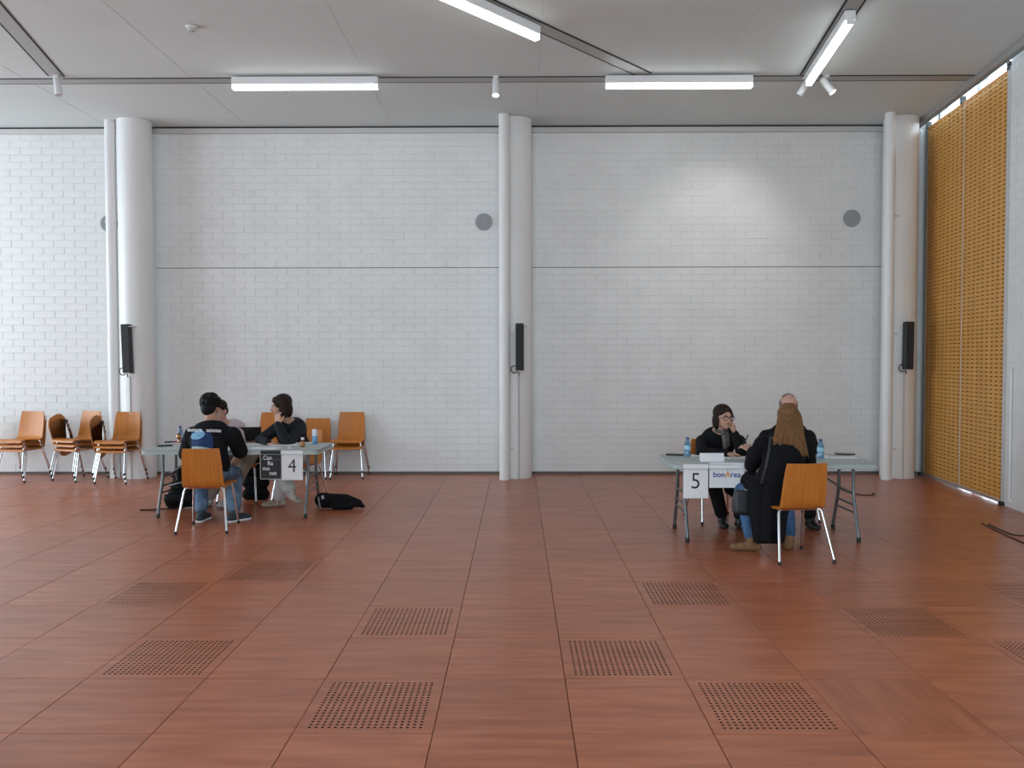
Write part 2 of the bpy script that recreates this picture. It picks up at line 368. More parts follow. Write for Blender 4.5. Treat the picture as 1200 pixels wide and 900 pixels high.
def speaker(u, v0, v1, xc, label, tilt=0.0, conduit=True):
    ys = CY-CR-0.09; p = PX(u, v1, ys); q = PX(u, v0, ys); zt, zb = q.z, p.z; x = p.x
    t = thing('column_speaker', label, 'loudspeaker', (x, ys, zb))
    s = Vector((tilt, 0, 1)).normalized(); ax = s.cross(Y3)*-1
    ax = Vector((s.z, 0, -s.x)); c = Vector((x, ys, (zt+zb)/2))
    MB().obox(c, ax, Y3, s, 0.115, 0.10, zt-zb).build('cabinet', MT['black'], t, bevel=0.008)
    MB().obox(c-Y3*0.052, ax, Y3, s, 0.10, 0.006, zt-zb-0.03).build('grille', MT['blackm'], t)
    MB().obox(c+Y3*0.03+s*((zt-zb)/2-.03)+X3*.05, X3, Y3, Z3, 0.09, 0.16, 0.012).build('wall_bracket', MT['trimw'], t)
    MB().obox(c+Y3*0.03-s*((zt-zb)/2+.004), X3, Y3, Z3, 0.09, 0.18, 0.012).build('wall_bracket', MT['trimw'], t)
    pts = [Vector((x-.07+0.05*math.cos(a), ys+.01, zb+0.02+0.05*math.sin(a))) for a in [k*0.6 for k in range(12)]]
    MB().tube(pts+[Vector((x-.01, ys+.03, zb-.06))], 0.007, 6).build('cable_loop', MT['cable'], t, smooth=True)
    if conduit: MB().tube([(x-.01, CY-CR-.004, zb-.05), (x-.01, CY-CR-.004, 0.0)], 0.011, 8).build('cable_duct', MT['trimw'], t, smooth=True)
speaker(149.5, 380, 437, cx1, 'slim black column loudspeaker on the column by the stacked chairs', -0.03, True)
speaker(609, 379, 434.5, cx2, 'slim black column loudspeaker on the middle column'); speaker(1064, 377, 433, cx3, 'slim black column loudspeaker on the column by the wooden panels', 0.01)
def vent(u, v, label):
    p = PX(u, v, YW); t = thing('wall_vent', label, 'vent', p)
    def ring(r0, y0, r1, y1): return MB().tube([(p.x, YW-y0, p.z), (p.x, YW-y1, p.z)], [r0, r1], 36)
    ring(.124, 0.0, .120, .022).build('rim', MT['disc'], t, smooth=True)
    for r in (.095, .065, .035): MB().tube([Vector((p.x+r*math.cos(a*math.pi/16), YW-.023, p.z+r*math.sin(a*math.pi/16))) for a in range(33)], 0.006, 6, False).build('ring', MT['disc'], t, smooth=True)
vent(567, 260, 'round grey wall vent near the middle column'); vent(998, 256, 'round grey wall vent near the column by the wooden panels'); vent(128, 262, 'round grey wall vent half hidden behind a drain pipe')
# --- right side wall, angled, with a shuttered window
wd = Vector((0.111, 1, 0)).normalized(); wn = Vector((-wd.y, wd.x, 0))       # along the wall (away), into the room
def WP(Y, off=0.0, z=0.0): return Vector((xr(Y), Y, z)) + wn*off
YA, YM, YP = 11.56, 10.36, 9.20                     # window jambs: far edge, leaf joint, near edge
def wseg(y0, y1, z0, z1, off0=-0.30, off1=0.0):
    b = MB(); p = [WP(y0, off1, z0), WP(y1, off1, z0), WP(y1, off0, z0), WP(y0, off0, z0)]
    return b.hexa(p+[v+Z3*(z1-z0) for v in p])
rw = struct(wseg(YB-.2, YP-0.052, 0, 5.25, -.3, 0.03).build('wall_right', MT['brick']), 'white painted side wall beside the wooden panels')
rb2 = MB(); YE = YP-0.052
for j in range(51):
    for i in range(28):
        sa = i*BL+(BL/2 if j % 2 else 0); dy = wd.y
        y1 = YE-sa*dy; y0 = YE-(sa+BL-.004)*dy
        if j % 2 and i == 0: pq = wseg(YE-(BL/2-.004)*dy, YE, .03+j*BH, .03+(j+1)*BH-.004, .026, .0335); rb2.add(pq.v, pq.f)
        pq = wseg(y0, y1, .03+j*BH, .03+(j+1)*BH-.004, .026, .033+random.uniform(0, .001)); rb2.add(pq.v, pq.f)
tag(rb2.build('brickwork', MT['brick'], rw), kind='stuff')
wseg(YA+0.03, YW+.0, 0, 5.25).build('far_pier', MT['wallw'], rw)
win = struct(wseg(YP-.05, YP+0.01, 0, 5.2, -.24, -0.14).build('window_1', MT['alug']), 'tall daylit window behind the sliding wooden panels')
wseg(YA-.03, YA+0.03, 0, 5.2, -.24, -.14).build('window_frame', MT['alug'], win); wseg(YP, YA, 5.14, 5.22, -.24, -.14).build('window_frame', MT['alug'], win)
wseg(YM-.03, YM+.03, 0, 5.2, -.24, -.14).build('window_frame', MT['alug'], win)
wseg(YP+.01, YA, 0.0, 5.2, -.20, -.195).build('pane', MT['glass'], win)
# fascia / sliding rail
fd = Vector((0.118, 1, 0)).normalized(); fn = Vector((-fd.y, fd.x, 0))
p0, p1 = Vector((fx(YW-.02), YW-.02, 0)), Vector((fx(YB), YB, 0))
c = (p0+p1)/2; L = (p0-p1).length
rail = tag(MB().obox(c+Z3*(4.945)-fn*0.03, fd, fn, Z3, L, 0.06, 0.075).build('sliding_rail', MT['alu']), 'long aluminium sliding rail along the ceiling above the wooden panels', 'rail')
MB().obox(c+Z3*(ZC+.012)-fn*0.02, fd, fn, Z3, L, 0.09, 0.02).build('edge_groove', MT['dark'], rail)
MB().obox(c+Z3*4.898-fn*0.05, fd, fn, Z3, L, 0.02, 0.02).build('running_channel', MT['alug'], rail)
# wooden slotted leaves
ZB, ZT = 0.055, 4.86
def leaf(y0, y1, ncol, label):
    root = thing('acoustic_panel', label, 'panel', WP(y0, 0.0, 0))
    L = (WP(y1)-WP(y0)).length; nrow = 95; ch = (ZT-ZB)/nrow; cw = L/ncol; sl, sh = cw*.58, 0.012; dep = 0.016; b = MB(); off = 0.02
    o = WP(y0, off)
    def pt(s, z, d): return o+wd*s+Z3*z-wn*d
    for i in range(ncol):
        for j in range(nrow):
            s0, s1, z0, z1 = i*cw, (i+1)*cw, ZB+j*ch, ZB+(j+1)*ch; sm, zm = (s0+s1)/2, (z0+z1)/2
            q = [(s0, z0), (s1, z0), (s1, z1), (s0, z1)]; r = [(sm-sl/2, zm-sh/2), (sm+sl/2, zm-sh/2), (sm+sl/2, zm+sh/2), (sm-sl/2, zm+sh/2)]
            vs = [pt(a, c_, 0) for a, c_ in q]+[pt(a, c_, 0) for a, c_ in r]+[pt(a, c_, dep) for a, c_ in r]
            fs = []
            for k in range(4):
                k2 = (k+1) % 4; fs += [(k, k2, 4+k2, 4+k), (4+k, 4+k2, 8+k2, 8+k)]
            b.add(vs, fs)
    b.v = [tuple(Vector(v)-root.location) for v in b.v]
    me = bpy.data.meshes.new('slotted_board'); me.from_pydata(b.v, [], b.f); me.materials.append(MT['panel']); link('slotted_board', me, root)
    wseg(y0+.002, y1-.002, ZB, ZT, -0.02, 0.004).build('backing_board', MT['slot'], root)
    wseg(y0, y1, ZB-(.049 if y0 > 10 else .040), ZB, -.02, 0.03).build('bottom_rail', MT['alu'], root)
    wseg(y0, y1, ZT, ZT+.02, -.02, 0.03).build('top_rail', MT['panel'], root)
    return root
l1 = leaf(YM+.008, YA-.03, 9, 'tall slotted wooden sliding panel next to the round column'); l2 = leaf(YP+.03, YM-.008, 9, 'tall slotted wooden sliding panel next to the white side wall')
wseg(YA-.03, YA+.05, ZB-.03, ZT+.04, -.02, 0.028).build('edge_stile', MT['alug'], l1)
wseg(YP-.05, YP+.03, ZB-.03, ZT+.04, -.02, 0.035).build('edge_stile', MT['trimw'], l2)
wseg(YM-.008, YM+.008, ZB, ZT+.02, -.02, 0.024).build('centre_strip', MT['trimw'], l2)
for r_, y in ((l1, YA-.05), (l1, YM+.05), (l2, YP)):
    MB().obox(WP(y, 0.02, 4.91), wd, wn, Z3, 0.05, 0.06, 0.09).build('hanger', MT['black'], r_)
for r_, y in ((l1, YA+.02), (l2, YP-.02)):
    MB().obox(WP(y, 0.03, 0.022), wd, wn, Z3, 0.07, 0.08, 0.044).build('floor_guide', MT['black'], r_)
dr = thing('drop_rod', 'slim white vertical rod on the side wall by the wooden panel edge', 'rod', WP(9.0, .05))
MB().tube([WP(9.0, .05, 0.09), WP(9.0, .05, 1.56)], 0.014, 10).build('rod', MT['col'], dr, smooth=True)
MB().obox(WP(9.0, .04, 1.55), wd, wn, Z3, 0.10, 0.05, 0.02).build('bracket', MT['col'], dr); MB().obox(WP(9.0, .04, 0.09), wd, wn, Z3, 0.05, 0.05, 0.04).build('bracket', MT['col'], dr)
# --- left wall and wall behind the camera (daylight side), out of frame
W0, W1 = 4.9, 11.2
wl = struct(MB().box(XL-.25, XL, YB-.2, YW+.2, -0.1, .40).box(XL-.25, XL, YB-.2, YW+.2, 4.6, 5.3).box(XL-.25, XL, W1, YW+.2, .40, 4.6).box(XL-.25, XL, YB-.2, W0, .40, 4.6).build('wall_left', MT['wallw']), 'white side wall with a long window')
w2 = struct(MB().box(XL-.16, XL-.08, W0, W1, .40, .47).box(XL-.16, XL-.08, W0, W1, 4.53, 4.6).build('window_2', MT['alug']), 'long side window')
for k in range(5): strip('mullion', MT['alug'], XL-.16, XL-.08, W0+k*1.575-.03, W0+k*1.575+.03, .47, 4.53, w2)
for k in range(4): strip('pane', MT['glass'], XL-.125, XL-.119, W0+k*1.575+.03, W0+k*1.575+1.545, .47, 4.53, w2)
wf = struct(MB().box(XL-.2, 6.4, YB-.25, YB, -0.1, 1.2).box(XL-.2, 6.4, YB-.25, YB, 3.9, 5.3).box(XL-.2, -4.2, YB-.25, YB, 1.2, 3.9).box(2.8, 6.4, YB-.25, YB, 1.2, 3.9).build('wall_front', MT['wallw']), 'white wall behind the camera')
w3 = struct(MB().box(-4.2, 2.8, YB-.16, YB-.08, 1.2, 1.26).box(-4.2, 2.8, YB-.16, YB-.08, 3.84, 3.9).build('window_3', MT['alug']), 'long window behind the camera')
for k in range(5): strip('mullion', MT['alug'], -4.2+k*1.75-.03, -4.2+k*1.75+.03, YB-.16, YB-.08, 1.26, 3.84, w3)
for k in range(4): strip('pane', MT['glass'], -4.2+k*1.75+.03, -4.2+k*1.75+1.72, YB-.125, YB-.119, 1.26, 3.84, w3)
# ================================================================== FURNITURE
def rot2(v, a): return Vector((v[0]*math.cos(a)-v[1]*math.sin(a), v[0]*math.sin(a)+v[1]*math.cos(a), v[2]))
PROF = [(.222, .415), (.212, .437), (.18, .449), (.10, .450), (0, .440), (-.09, .431), (-.15, .434), (-.185, .455), (-.205, .495), (-.218, .55), (-.233, .64), (-.249, .73), (-.262, .800), (-.264, .812)]
WID = [.200, .212, .216, .216, .21, .203, .198, .195, .192, .19, .187, .18, .172, .166]
def chair_shell():
    rows, nr = [], []
    for i, (y, z) in enumerate(PROF):
        a = Vector((0, *PROF[max(i-1, 0)])); b = Vector((0, *PROF[min(i+1, len(PROF)-1)])); t = (b-a).normalized(); n = Vector((0, -t.z, t.y)).normalized()
        if n.z < 0 and i < 6: n = -n
        n = Vector((0, t.z, -t.y))                  # towards the sitter
        r, q = [], []
        for k in range(9):
            x = -1+k/4; bow = 0.016*x*x*(1 if i > 7 else 0.35)
            r.append(Vector((x*WID[i], y, z))+n*bow); q.append(-n)
        rows.append(r); nr.append(q)
    return MB().sheet(rows, 0.011, nr)
chair_cache = {}
def chair(loc, rz, label, group=None, tablet=False, z=0.0):
    if tablet not in chair_cache:
        t = thing('chair', '', 'chair')
        chair_shell().build('seat_shell', MT['wood'], t, smooth=True)
        for sx in (-1, 1):
            for y0, y1, x1 in ((.14, .235, .222), (-.145, -.272, .236)):
                lg = MB().tube([(sx*.155, y0*.9, .424), (sx*.178, y0, .420), (sx*.188, y0+(y1-y0)*.06, .395), (sx*x1, y1, .012)], .0105, 10).build('leg', MT['chrome'], t, smooth=True)
                c = MB().tube([(sx*(x1-.001), y1-(y1-y0)*.05, .03), (sx*x1, y1, .0)], .0135, 10); c.build('foot_cap', MT['rubber'], lg)
        MB().tube([(-.16, .126, .424), (.16, .126, .424)], .009, 8).tube([(-.16, -.13, .42), (.16, -.13, .42)], .009, 8).tube([(-.15, .126, .424), (-.15, -.13, .42)], .009, 8).tube([(.15, .126, .424), (.15, -.13, .42)], .009, 8).build('seat_frame', MT['chrome'], t, smooth=True)
        if tablet:
            MB().tube([(.17, -.05, .42), (.235, -.05, .42), (.25, -.05, .44), (.25, -.05, .66)], .011, 10).build('tablet_arm', MT['chrome'], t, smooth=True)
            b = MB(); ang = 0.42; c = Vector((.275, .02, .55)); ay = Vector((0, math.cos(ang), -math.sin(ang))); az = Vector((0, math.sin(ang), math.cos(ang)))
            ring = []
            for k in range(28):
                a = 2*math.pi*k/28; ca, sa = math.cos(a), math.sin(a)
                ring.append(c+ay*(.145*math.copysign(abs(ca)**.6, ca))+az*(.235*math.copysign(abs(sa)**.7, sa)))
            n = len(ring); b.add(ring+[v+X3*.016 for v in ring], [tuple(range(n-1, -1, -1)), tuple(range(n, 2*n))]+[(k, (k+1) % n, (k+1) % n+n, k+n) for k in range(n)])
            wt = b.build('writing_tablet', MT['woodedge'], t)
            MB().box(.242, .275, -.075, -.025, .63, .70).build('hinge', MT['black'], wt, bevel=.008); 
        chair_cache[tablet] = t; o = t
    else: o = copy_tree(chair_cache[tablet])
    o.location = (loc[0], loc[1], z); o.rotation_euler = (0, 0, rz); o['label'] = label
    if group: o['group'] = group
    elif 'group' in o: del o['group']
    return o
def face(dx, dy): return math.atan2(dy, dx)-R90
def stack(loc, rz, n, label, group, tablet=False, dz=0.062):
    for k in range(n):
        f = Vector((-math.sin(rz), math.cos(rz)))*(0.018*k)
        chair((loc[0]+f.x, loc[1]+f.y), rz, label % (('bottom', 'topmost')[k == n-1] if n == 2 else ('bottom', 'middle', 'topmost')[k]), group, tablet, k*dz)
chair((-3.02, 7.92), face(-.09, 1), 'wooden chair under the person in a black printed t-shirt')
chair((2.285, 6.79), face(-.16, 1), 'wooden chair under the long-haired person in a black coat')
chair((-3.23, 9.50), face(.05, -1), 'wooden chair under the person in a pink shirt')
chair((-2.57, 9.52), face(-.25, -1), 'wooden chair under the person with a brown bob in a dark jacket')
chair((2.03, 8.34), face(.12, -1), 'wooden chair under the person wearing glasses')
chair((2.82, 8.42), face(0, -1), 'wooden chair under the balding person in black')
stack((-6.83, 11.16), face(-.16, -1), 3, 'wooden chair without tablet near the brick wall, %s of its stack of three', 'stacked chairs by the left column')
stack((-6.07, 11.20), face(-.42, -1), 3, 'wooden tablet chair turned aside between two stacks, %s of its stack of three', 'stacked chairs by the left column', True)
stack((-5.40, 11.00), face(-.10, -1), 3, 'wooden tablet chair against the left round column, %s of its stack of three', 'stacked chairs by the left column', True)
stack((-7.60, 11.20), face(-.10, -1), 2, 'wooden chair at the far end of the row of stacks, %s of two', 'stacked chairs by the left column')
stack((-3.52, 11.43), face(-.06, -1), 2, 'wooden chair by the wall behind the pink shirt, %s of its stack of two', 'stacked chairs along the wall', dz=.085)
chair((-2.87, 11.43), face(0, -1), 'single wooden tablet chair by the wall behind the dark jacket', 'stacked chairs along the wall', True)
stack((-2.37, 11.43), face(.03, -1), 2, 'wooden chair by the wall nearest the blue can, %s of its stack of two', 'stacked chairs along the wall', dz=.09)
# --- folding tables
TZ = 0.72
def table(cx, cy, rz, label):
    t = thing('folding_table', label, 'table', (cx, cy, 0), rz)
    L, D, r = 1.83, .74, .05; ring = []
    for sx, sy, a0 in ((1, 1, 0), (-1, 1, 90), (-1, -1, 180), (1, -1, 270)):
        for k in range(6):
            a = math.radians(a0+k*18); ring.append((sx*(L/2-r)+r*math.cos(a), sy*(D/2-r)+r*math.sin(a)))
    n = len(ring); b = MB(); vs = []
    for sc, z in ((-.02, TZ-.045), (0, TZ-.04), (0, TZ-.008), (-.006, TZ)):
        vs += [(x+math.copysign(sc, x), y+math.copysign(sc, y), z) for x, y in ring]
    fs = [tuple(range(n-1, -1, -1)), tuple(3*n+k for k in range(n))]+[(i*n+k, i*n+(k+1) % n, (i+1)*n+(k+1) % n, (i+1)*n+k) for i in range(3) for k in range(n)]
    b.add(vs, fs).build('tabletop', MT['table'], t, world=False)
    for sx in (-1, 1):
        x = sx*.77
        for sy in (-1, 1):
            lg = MB().tube([(x, sy*.165, TZ-.04), (x, sy*.165, .46), (x, sy*.18, .38), (x, sy*.27, .13), (x, sy*.295, .07), (x, sy*.298, .0)], .0155, 12).build('leg', MT['tleg'], t, world=False, smooth=True)
            MB().tube([(x, sy*.298, .0), (x, sy*.296, .045)], .019, 12).build('foot_cap', MT['rubber'], lg, world=False)
        for z, w in ((.42, .172), (.32, .20), (.25, .225)):
            MB().tube([(x, -w, z), (x, w, z)], .010, 8).build('crossbar', MT['tleg'], t, world=False, smooth=True)
        MB().tube([(x, 0, .42), (sx*.38, 0, TZ-.045)], .010, 8).build('brace', MT['tleg'], t, world=False, smooth=True)
    return t
tR = table(2.30, 7.61, 0, 'grey folding table with the blue and orange logo sheet on its edge'); tL = table(-2.985, 8.74, 0, 'grey folding table with the small black poster on its edge')
YFR, YFL = 7.61-.37, 8.74-.37
# --- signs taped to the table fronts
def sheet_sign(name, label, u0, u1, v0, v1, Y, m, tl=0.0):
    p = PX(u0, v1, Y); q = PX(u1, v0, Y); t = thing(name, label, 'sign', (p.x, Y, p.z))
    c = Vector(((p.x+q.x)/2, Y, (p.z+q.z)/2)); w, h = q.x-p.x, q.z-p.z
    MB().box(p.x, q.x, Y-.0009, Y+.0009, p.z, q.z).build('sheet', m, t)
    return t, c, w, h
def letters(t, body, x, z, Y, size, m, bold=0.0, sx=1.0, name='lettering'):
    o = link(name, text_mesh(body, size, m, name, bold), t); o.rotation_euler = (R90, 0, 0); o.scale = (sx, 1, 1)
    o.location = Vector((x, Y-.0016, z))-t.location; return o
t, c, w, h = sheet_sign('number_sign', 'white paper sign with a big four next to the black poster', 330, 354.7, 528, 562.5, YFL-.003, MT['paper']); letters(t, '4', c.x, c.z-.01, YFL-.003, .20, MT['ink'], -.001, .92)
t, c, w, h = sheet_sign('poster', 'small black poster with white serif letters beside the number 4', 305, 328.5, 528, 561.5, YFL-.003, MT['poster'])
for body, u, v in (('Can', 313.5, 536.5), ('Ra', 316.8, 543), ('mo', 312, 549), ('net', 320, 554.5)):
    p = PX(u, v, YFL-.003); letters(t, body, p.x, p.z, YFL-.003, .060, MT['white'], .0010, .95)
for x0, x1, z0, z1 in ((-w/2, w/2, -h/2, -h/2+.004), (-w/2, -w/2+.004, -h/2, h/2)): MB().box(c.x+x0, c.x+x1, YFL-.0045, YFL-.0035, c.z+z0, c.z+z1).build('white_border', MT['white'], t)
MB().box(c.x-w/2, c.x+w/2, YFL-.0045, YFL-.0036, c.z+.052, c.z+.0535).build('thin_rule', MT['disc'], t)
t, c, w, h = sheet_sign('number_sign', 'white paper sign with a big five next to the logo sheet', 800.5, 830, 543.7, 584, YFR-.003, MT['paper']); letters(t, '5', c.x, c.z-.005, YFR-.003, .205, MT['ink'], -.001, .92)
# curled sheet with the logo
u0, u1, v0, v1 = 831, 872, 542, 571.5; p = PX(u0, v1, YFR); q = PX(u1, v0, YFR); t = thing('logo_sign', 'white landscape paper sign with blue and orange lettering beside the number 5', 'sign', (p.x, YFR-.004, p.z))
rows = []
def cur(f): return -0.004-0.022*max(0, f-.45)**2*4
for i in range(5):
    z = p.z+(q.z-p.z)*i/4; rows.append([Vector((p.x+(q.x-p.x)*k/12, YFR+cur(k/12)*(1-i/6), z)) for k in range(13)])
MB().sheet(rows, .0012, [[Y3]*13]*5).build('sheet', MT['paper'], t, smooth=True)
c = (p+q)/2
for body, u, m_ in (('bon', 842.3, 'blueink'), ('\u00c0', 852.6, 'orangeink'), ('rea', 861.5, 'blueink')):
    f = (u-u0)/(u1-u0); pp = PX(u, 556.2, YFR); o = letters(t, body, pp.x, pp.z, YFR+cur(f)*.66-.003, .071, MT[m_], .0008, .98); o.rotation_euler = (R90, 0, {'bon': 0, 'rea': -.125}.get(body, -.04))
# ------------------------------------------------------------------ small things on the tables
def phone(x, y, rz, label, z=TZ, s=(.075, .15, .009)):
    t = thing('phone', label, 'phone', (x, y, z), rz)
    MB().box(-s[0]/2, s[0]/2, -s[1]/2, s[1]/2, 0, s[2]).build('case', MT['black'], t, world=False, bevel=.003)
    MB().box(-s[0]/2+.004, s[0]/2-.004, -s[1]/2+.006, s[1]/2-.006, s[2], s[2]+.0006).build('screen', MT['scr'], t, world=False)
MT['scr'] = mat('dark_screen', (0.015, 0.016, 0.018), 0.1)
MT['pet'] = mat('blue_bottle_plastic', (0.30, 0.56, 0.80), 0.08, spec=0.6, trans=0.75)
MT['petlab'] = mat('pale_blue_label', (0.35, 0.60, 0.75), 0.5); MT['capb'] = mat('navy_cap', (0.03, 0.08, 0.22), 0.4)
def bottle(x, y, h, label, m='pet', lab='petlab', z=TZ, r=.032):
    t = thing('water_bottle', label, 'bottle', (x, y, z))
    MB().lathe([(r*.8, 0), (r, .006), (r, h*.30), (r*.94, h*.33), (r, h*.36), (r, h*.58), (r*.8, h*.72), (r*.42, h*.86), (r*.40, h*.90)]).build('bottle_body', MT[m], t, world=False, smooth=True)
    MB().lathe([(r*.48, h*.89), (r*.48, h)]).build('cap', MT['capb'], t, world=False, smooth=True)
    MB().lathe([(r*1.015, h*.37), (r*1.015, h*.56)]).build('paper_label', MT[lab], t, world=False, smooth=True)
def paper(u, v, Yh, w, d, rz, label, z=TZ, m='paper'):
    p = PZ(u, v, z); t = thing('paper_sheet', label, 'paper', (p.x, p.y, z+.0), rz)
    MB().box(-w/2, w/2, -d/2, d/2, 0, .0016).build('sheet', MT[m], t, world=False)
    b = MB()
    for k in range(6): b.box(-w*.36, w*(.36-.1*(k % 3)), d*(.34-.11*k)-.004, d*(.34-.11*k), .0016, .0019)
    b.build('printed_lines', MT['disc'], t, world=False)
    return t
p = PZ(791, 533.5, TZ); phone(p.x, p.y, 1.2, 'black phone lying on the table marked 5 beside a water bottle', s=(.085, .16, .016))
p = PZ(990, 533, TZ); phone(p.x, p.y, 1.3, 'black tablet phone lying on papers of the table marked 5', z=TZ+.004, s=(.09, .18, .012))
p = PZ(805.5, 535, TZ); bottle(p.x, p.y, .185, 'blue water bottle beside the name card on the table marked 5')
p = PZ(961.5, 537.5, TZ); bottle(p.x, p.y, .185, 'blue water bottle on papers next to the balding person')
paper(821, 534, 0, .21, .13, .05, 'white paper behind the water bottle on the table marked 5'); paper(862, 536, 0, .297, .16, -.05, 'white form in front of the person wearing glasses')
paper(950, 533.5, 0, .30, .18, .1, 'white paper under the elbow of the balding person'); paper(984, 536, 0, .30, .17, -.12, 'white paper under the black tablet phone')
p = PZ(834, 540.5, TZ); t = thing('name_card', 'folded white name card standing on the table marked 5', 'name card', (p.x, p.y, TZ))
MB().hexa([(-.11, -.03, 0), (.11, -.03, 0), (.11, -.028, 0), (-.11, -.028, 0), (-.11, -.001, .075), (.11, -.001, .075), (.11, .001, .075), (-.11, .001, .075)]).build('front_flap', MT['paper'], t, world=False)
MB().hexa([(-.11, .03, 0), (.11, .03, 0), (.11, .028, 0), (-.11, .028, 0), (-.11, .001, .075), (.11, .001, .075), (.11, -.001, .075), (-.11, -.001, .075)]).build('rear_flap', MT['paper'], t, world=False)
# left table
p = PZ(193, 523, TZ); phone(p.x, p.y, -1.0, 'black phone nearest the edge of the table marked 4', s=(.075, .15, .016)); p = PZ(201, 518.5, TZ); phone(p.x, p.y, -1.2, 'second black phone beside the red notebook', s=(.075, .15, .016))
MT['red'] = mat('dark_red_cover', (0.25, 0.02, 0.02), 0.5)
p = V3(-3.76, 9.03, TZ); t = thing('notebook', 'dark red notebook on the table marked 4', 'notebook', (p.x, p.y, TZ), .1); MB().box(-.08, .08, -.06, .06, 0, .004).build('cover', MT['red'], t, world=False); MB().box(-.078, .078, -.058, .058, .004, .014).build('pages', MT['paper'], t, world=False); MB().box(-.08, .08, -.06, .06, .014, .018).build('cover', MT['red'], t, world=False)
p = PZ(211.5, 519, TZ); bottle(p.x, p.y, .19, 'blue water bottle by the arm of the person in a black t-shirt')
MT['gold'] = mat('polished_brass', (0.55, 0.34, 0.14), 0.25, metal=0.8); MT['brown'] = mat('brown_wood_knob', (0.16, 0.07, 0.03), 0.5)
for u, v, s, lb in ((205, 512.5, 1.0, 'small brass and brown ornament on the red notebook side of the table'), (214, 514, 1.75, 'tall brass and brown ornament behind the water bottle by the black t-shirt')):
    zz = TZ+.018 if s == 1 else TZ; p = V3(-3.77 if s == 1 else -3.64, 9.03, zz); t = thing('ornament', lb, 'ornament', (p.x, p.y, zz))
    hh = .105*s; MB().lathe([(.016, 0), (.018, .004), (.010, hh*.25), (.022, hh*.38), (.030, hh*.55), (.024, hh*.72), (.012, hh*.78)], n=20).build('brass_body', MT['gold'], t, world=False, smooth=True)
    MB().lathe([(.012, hh*.77), (.021, hh*.83), (.018, hh*.93), (.006, hh)], n=16).build('knob', MT['brown'], t, world=False, smooth=True)
paper(293, 520, 0, .297, .21, .1, 'white paper in front of the pink shirt on the table marked 4'); paper(312, 525, 0, .297, .16, -.25, 'white form hanging near the table edge above the black poster')
paper(333, 521.5, 0, .28, .16, .15, 'white paper under the hand of the person with a brown bob'); paper(357, 519, 0, .21, .15, .3, 'white paper beside the blue can')
p = PZ(354.7, 523.8, TZ); t = thing('small_bottle', 'small brown bottle with a white cap on the table marked 4', 'bottle', (p.x, p.y, TZ))
MT['amber'] = mat('dark_amber', (0.07, 0.025, 0.012), 0.25); MT['amberl'] = mat('orange_label', (0.45, 0.17, 0.05), 0.5)
MB().lathe([(.021, 0), (.023, .004), (.023, .07), (.014, .08)], n=20).build('bottle_body', MT['amber'], t, world=False, smooth=True); MB().lathe([(.0235, .012), (.0235, .06)], n=20).build('paper_label', MT['amberl'], t, world=False, smooth=True); MB().lathe([(.0165, .078), (.0165, .102)], n=20).build('cap', MT['white'], t, world=False, smooth=True)
p = PZ(369, 520.3, TZ); t = thing('drink_can', 'tall blue and white can on the table marked 4', 'can', (p.x, p.y, TZ))
MT['canb'] = mat('blue_can_print', (0.08, 0.28, 0.55), 0.3, metal=0.3, col2=(0.25, 0.50, 0.72), vscale=20); MT['canw'] = mat('white_can_print', (0.7, 0.75, 0.8), 0.35)
MB().lathe([(.024, 0), (.029, .008), (.029, .09)], n=24).build('can_base', MT['canb'], t, world=False, smooth=True); MB().lathe([(.029, .09), (.029, .145), (.025, .158)], n=24).build('can_top_band', MT['canw'], t, world=False, smooth=True); MB().lathe([(.0245, .157), (.025, .165), (.022, .165)], n=24).build('lid', MT['alu'], t, world=False, smooth=True)
p = PZ(340, 525.5, TZ); t = thing('tape_roll', 'small clear tape roll above the number 4 sign', 'tape', (p.x, p.y, TZ))
MB().lathe([(.022, 0), (.022, .016), (.013, .016), (.013, 0)], n=20).build('tape', MT['trimw'], t, world=False, smooth=True)
p = PZ(292, 517.2, TZ); t = thing('laptop', 'black laptop standing open between the pink shirt and the dark jacket', 'laptop', (p.x, p.y+.02, TZ), .35)
MB().box(-.125, .125, -.0, .17, 0, .014).build('keyboard_base', MT['black'], t, world=False, bevel=.003); MB().hexa([(-.125, -.004, .012), (.125, -.004, .012), (.125, .004, .012), (-.125, .004, .012), (-.125, -.050, .165), (.125, -.050, .165), (.125, -.042, .165), (-.125, -.042, .165)]).build('screen_lid', MT['black'], t, world=False)
# cables on the floor
def cable(pts, label, r=.006):
    P_ = [PZ(u, v, r) for u, v in pts]; o = []
    for i in range(len(P_)-1):
        for k in range(4): o.append(P_[i].lerp(P_[i+1], k/4))
    o.append(P_[-1])
    for _ in range(4): o = [o[0]]+[(o[i-1]+o[i]*2+o[i+1])/4 for i in range(1, len(o)-1)]+[o[-1]]
    tag(MB().tube(o, r, 6).build('floor_cable', MT['cable'], smooth=True), label, 'cable')
cable([(1158, 614), (1175, 622), (1190, 628), (1207, 627)], 'short dark cable on the floor near the white side wall'); cable([(1150, 613), (1172, 624), (1195, 634), (1212, 642)], 'longer dark cable on the floor near the wooden panels')
cable([(985, 570), (1000, 578), (1012, 580.5), (1027, 579.5), (1022, 577.5)], 'dark cable looped on the floor behind the table marked 5')
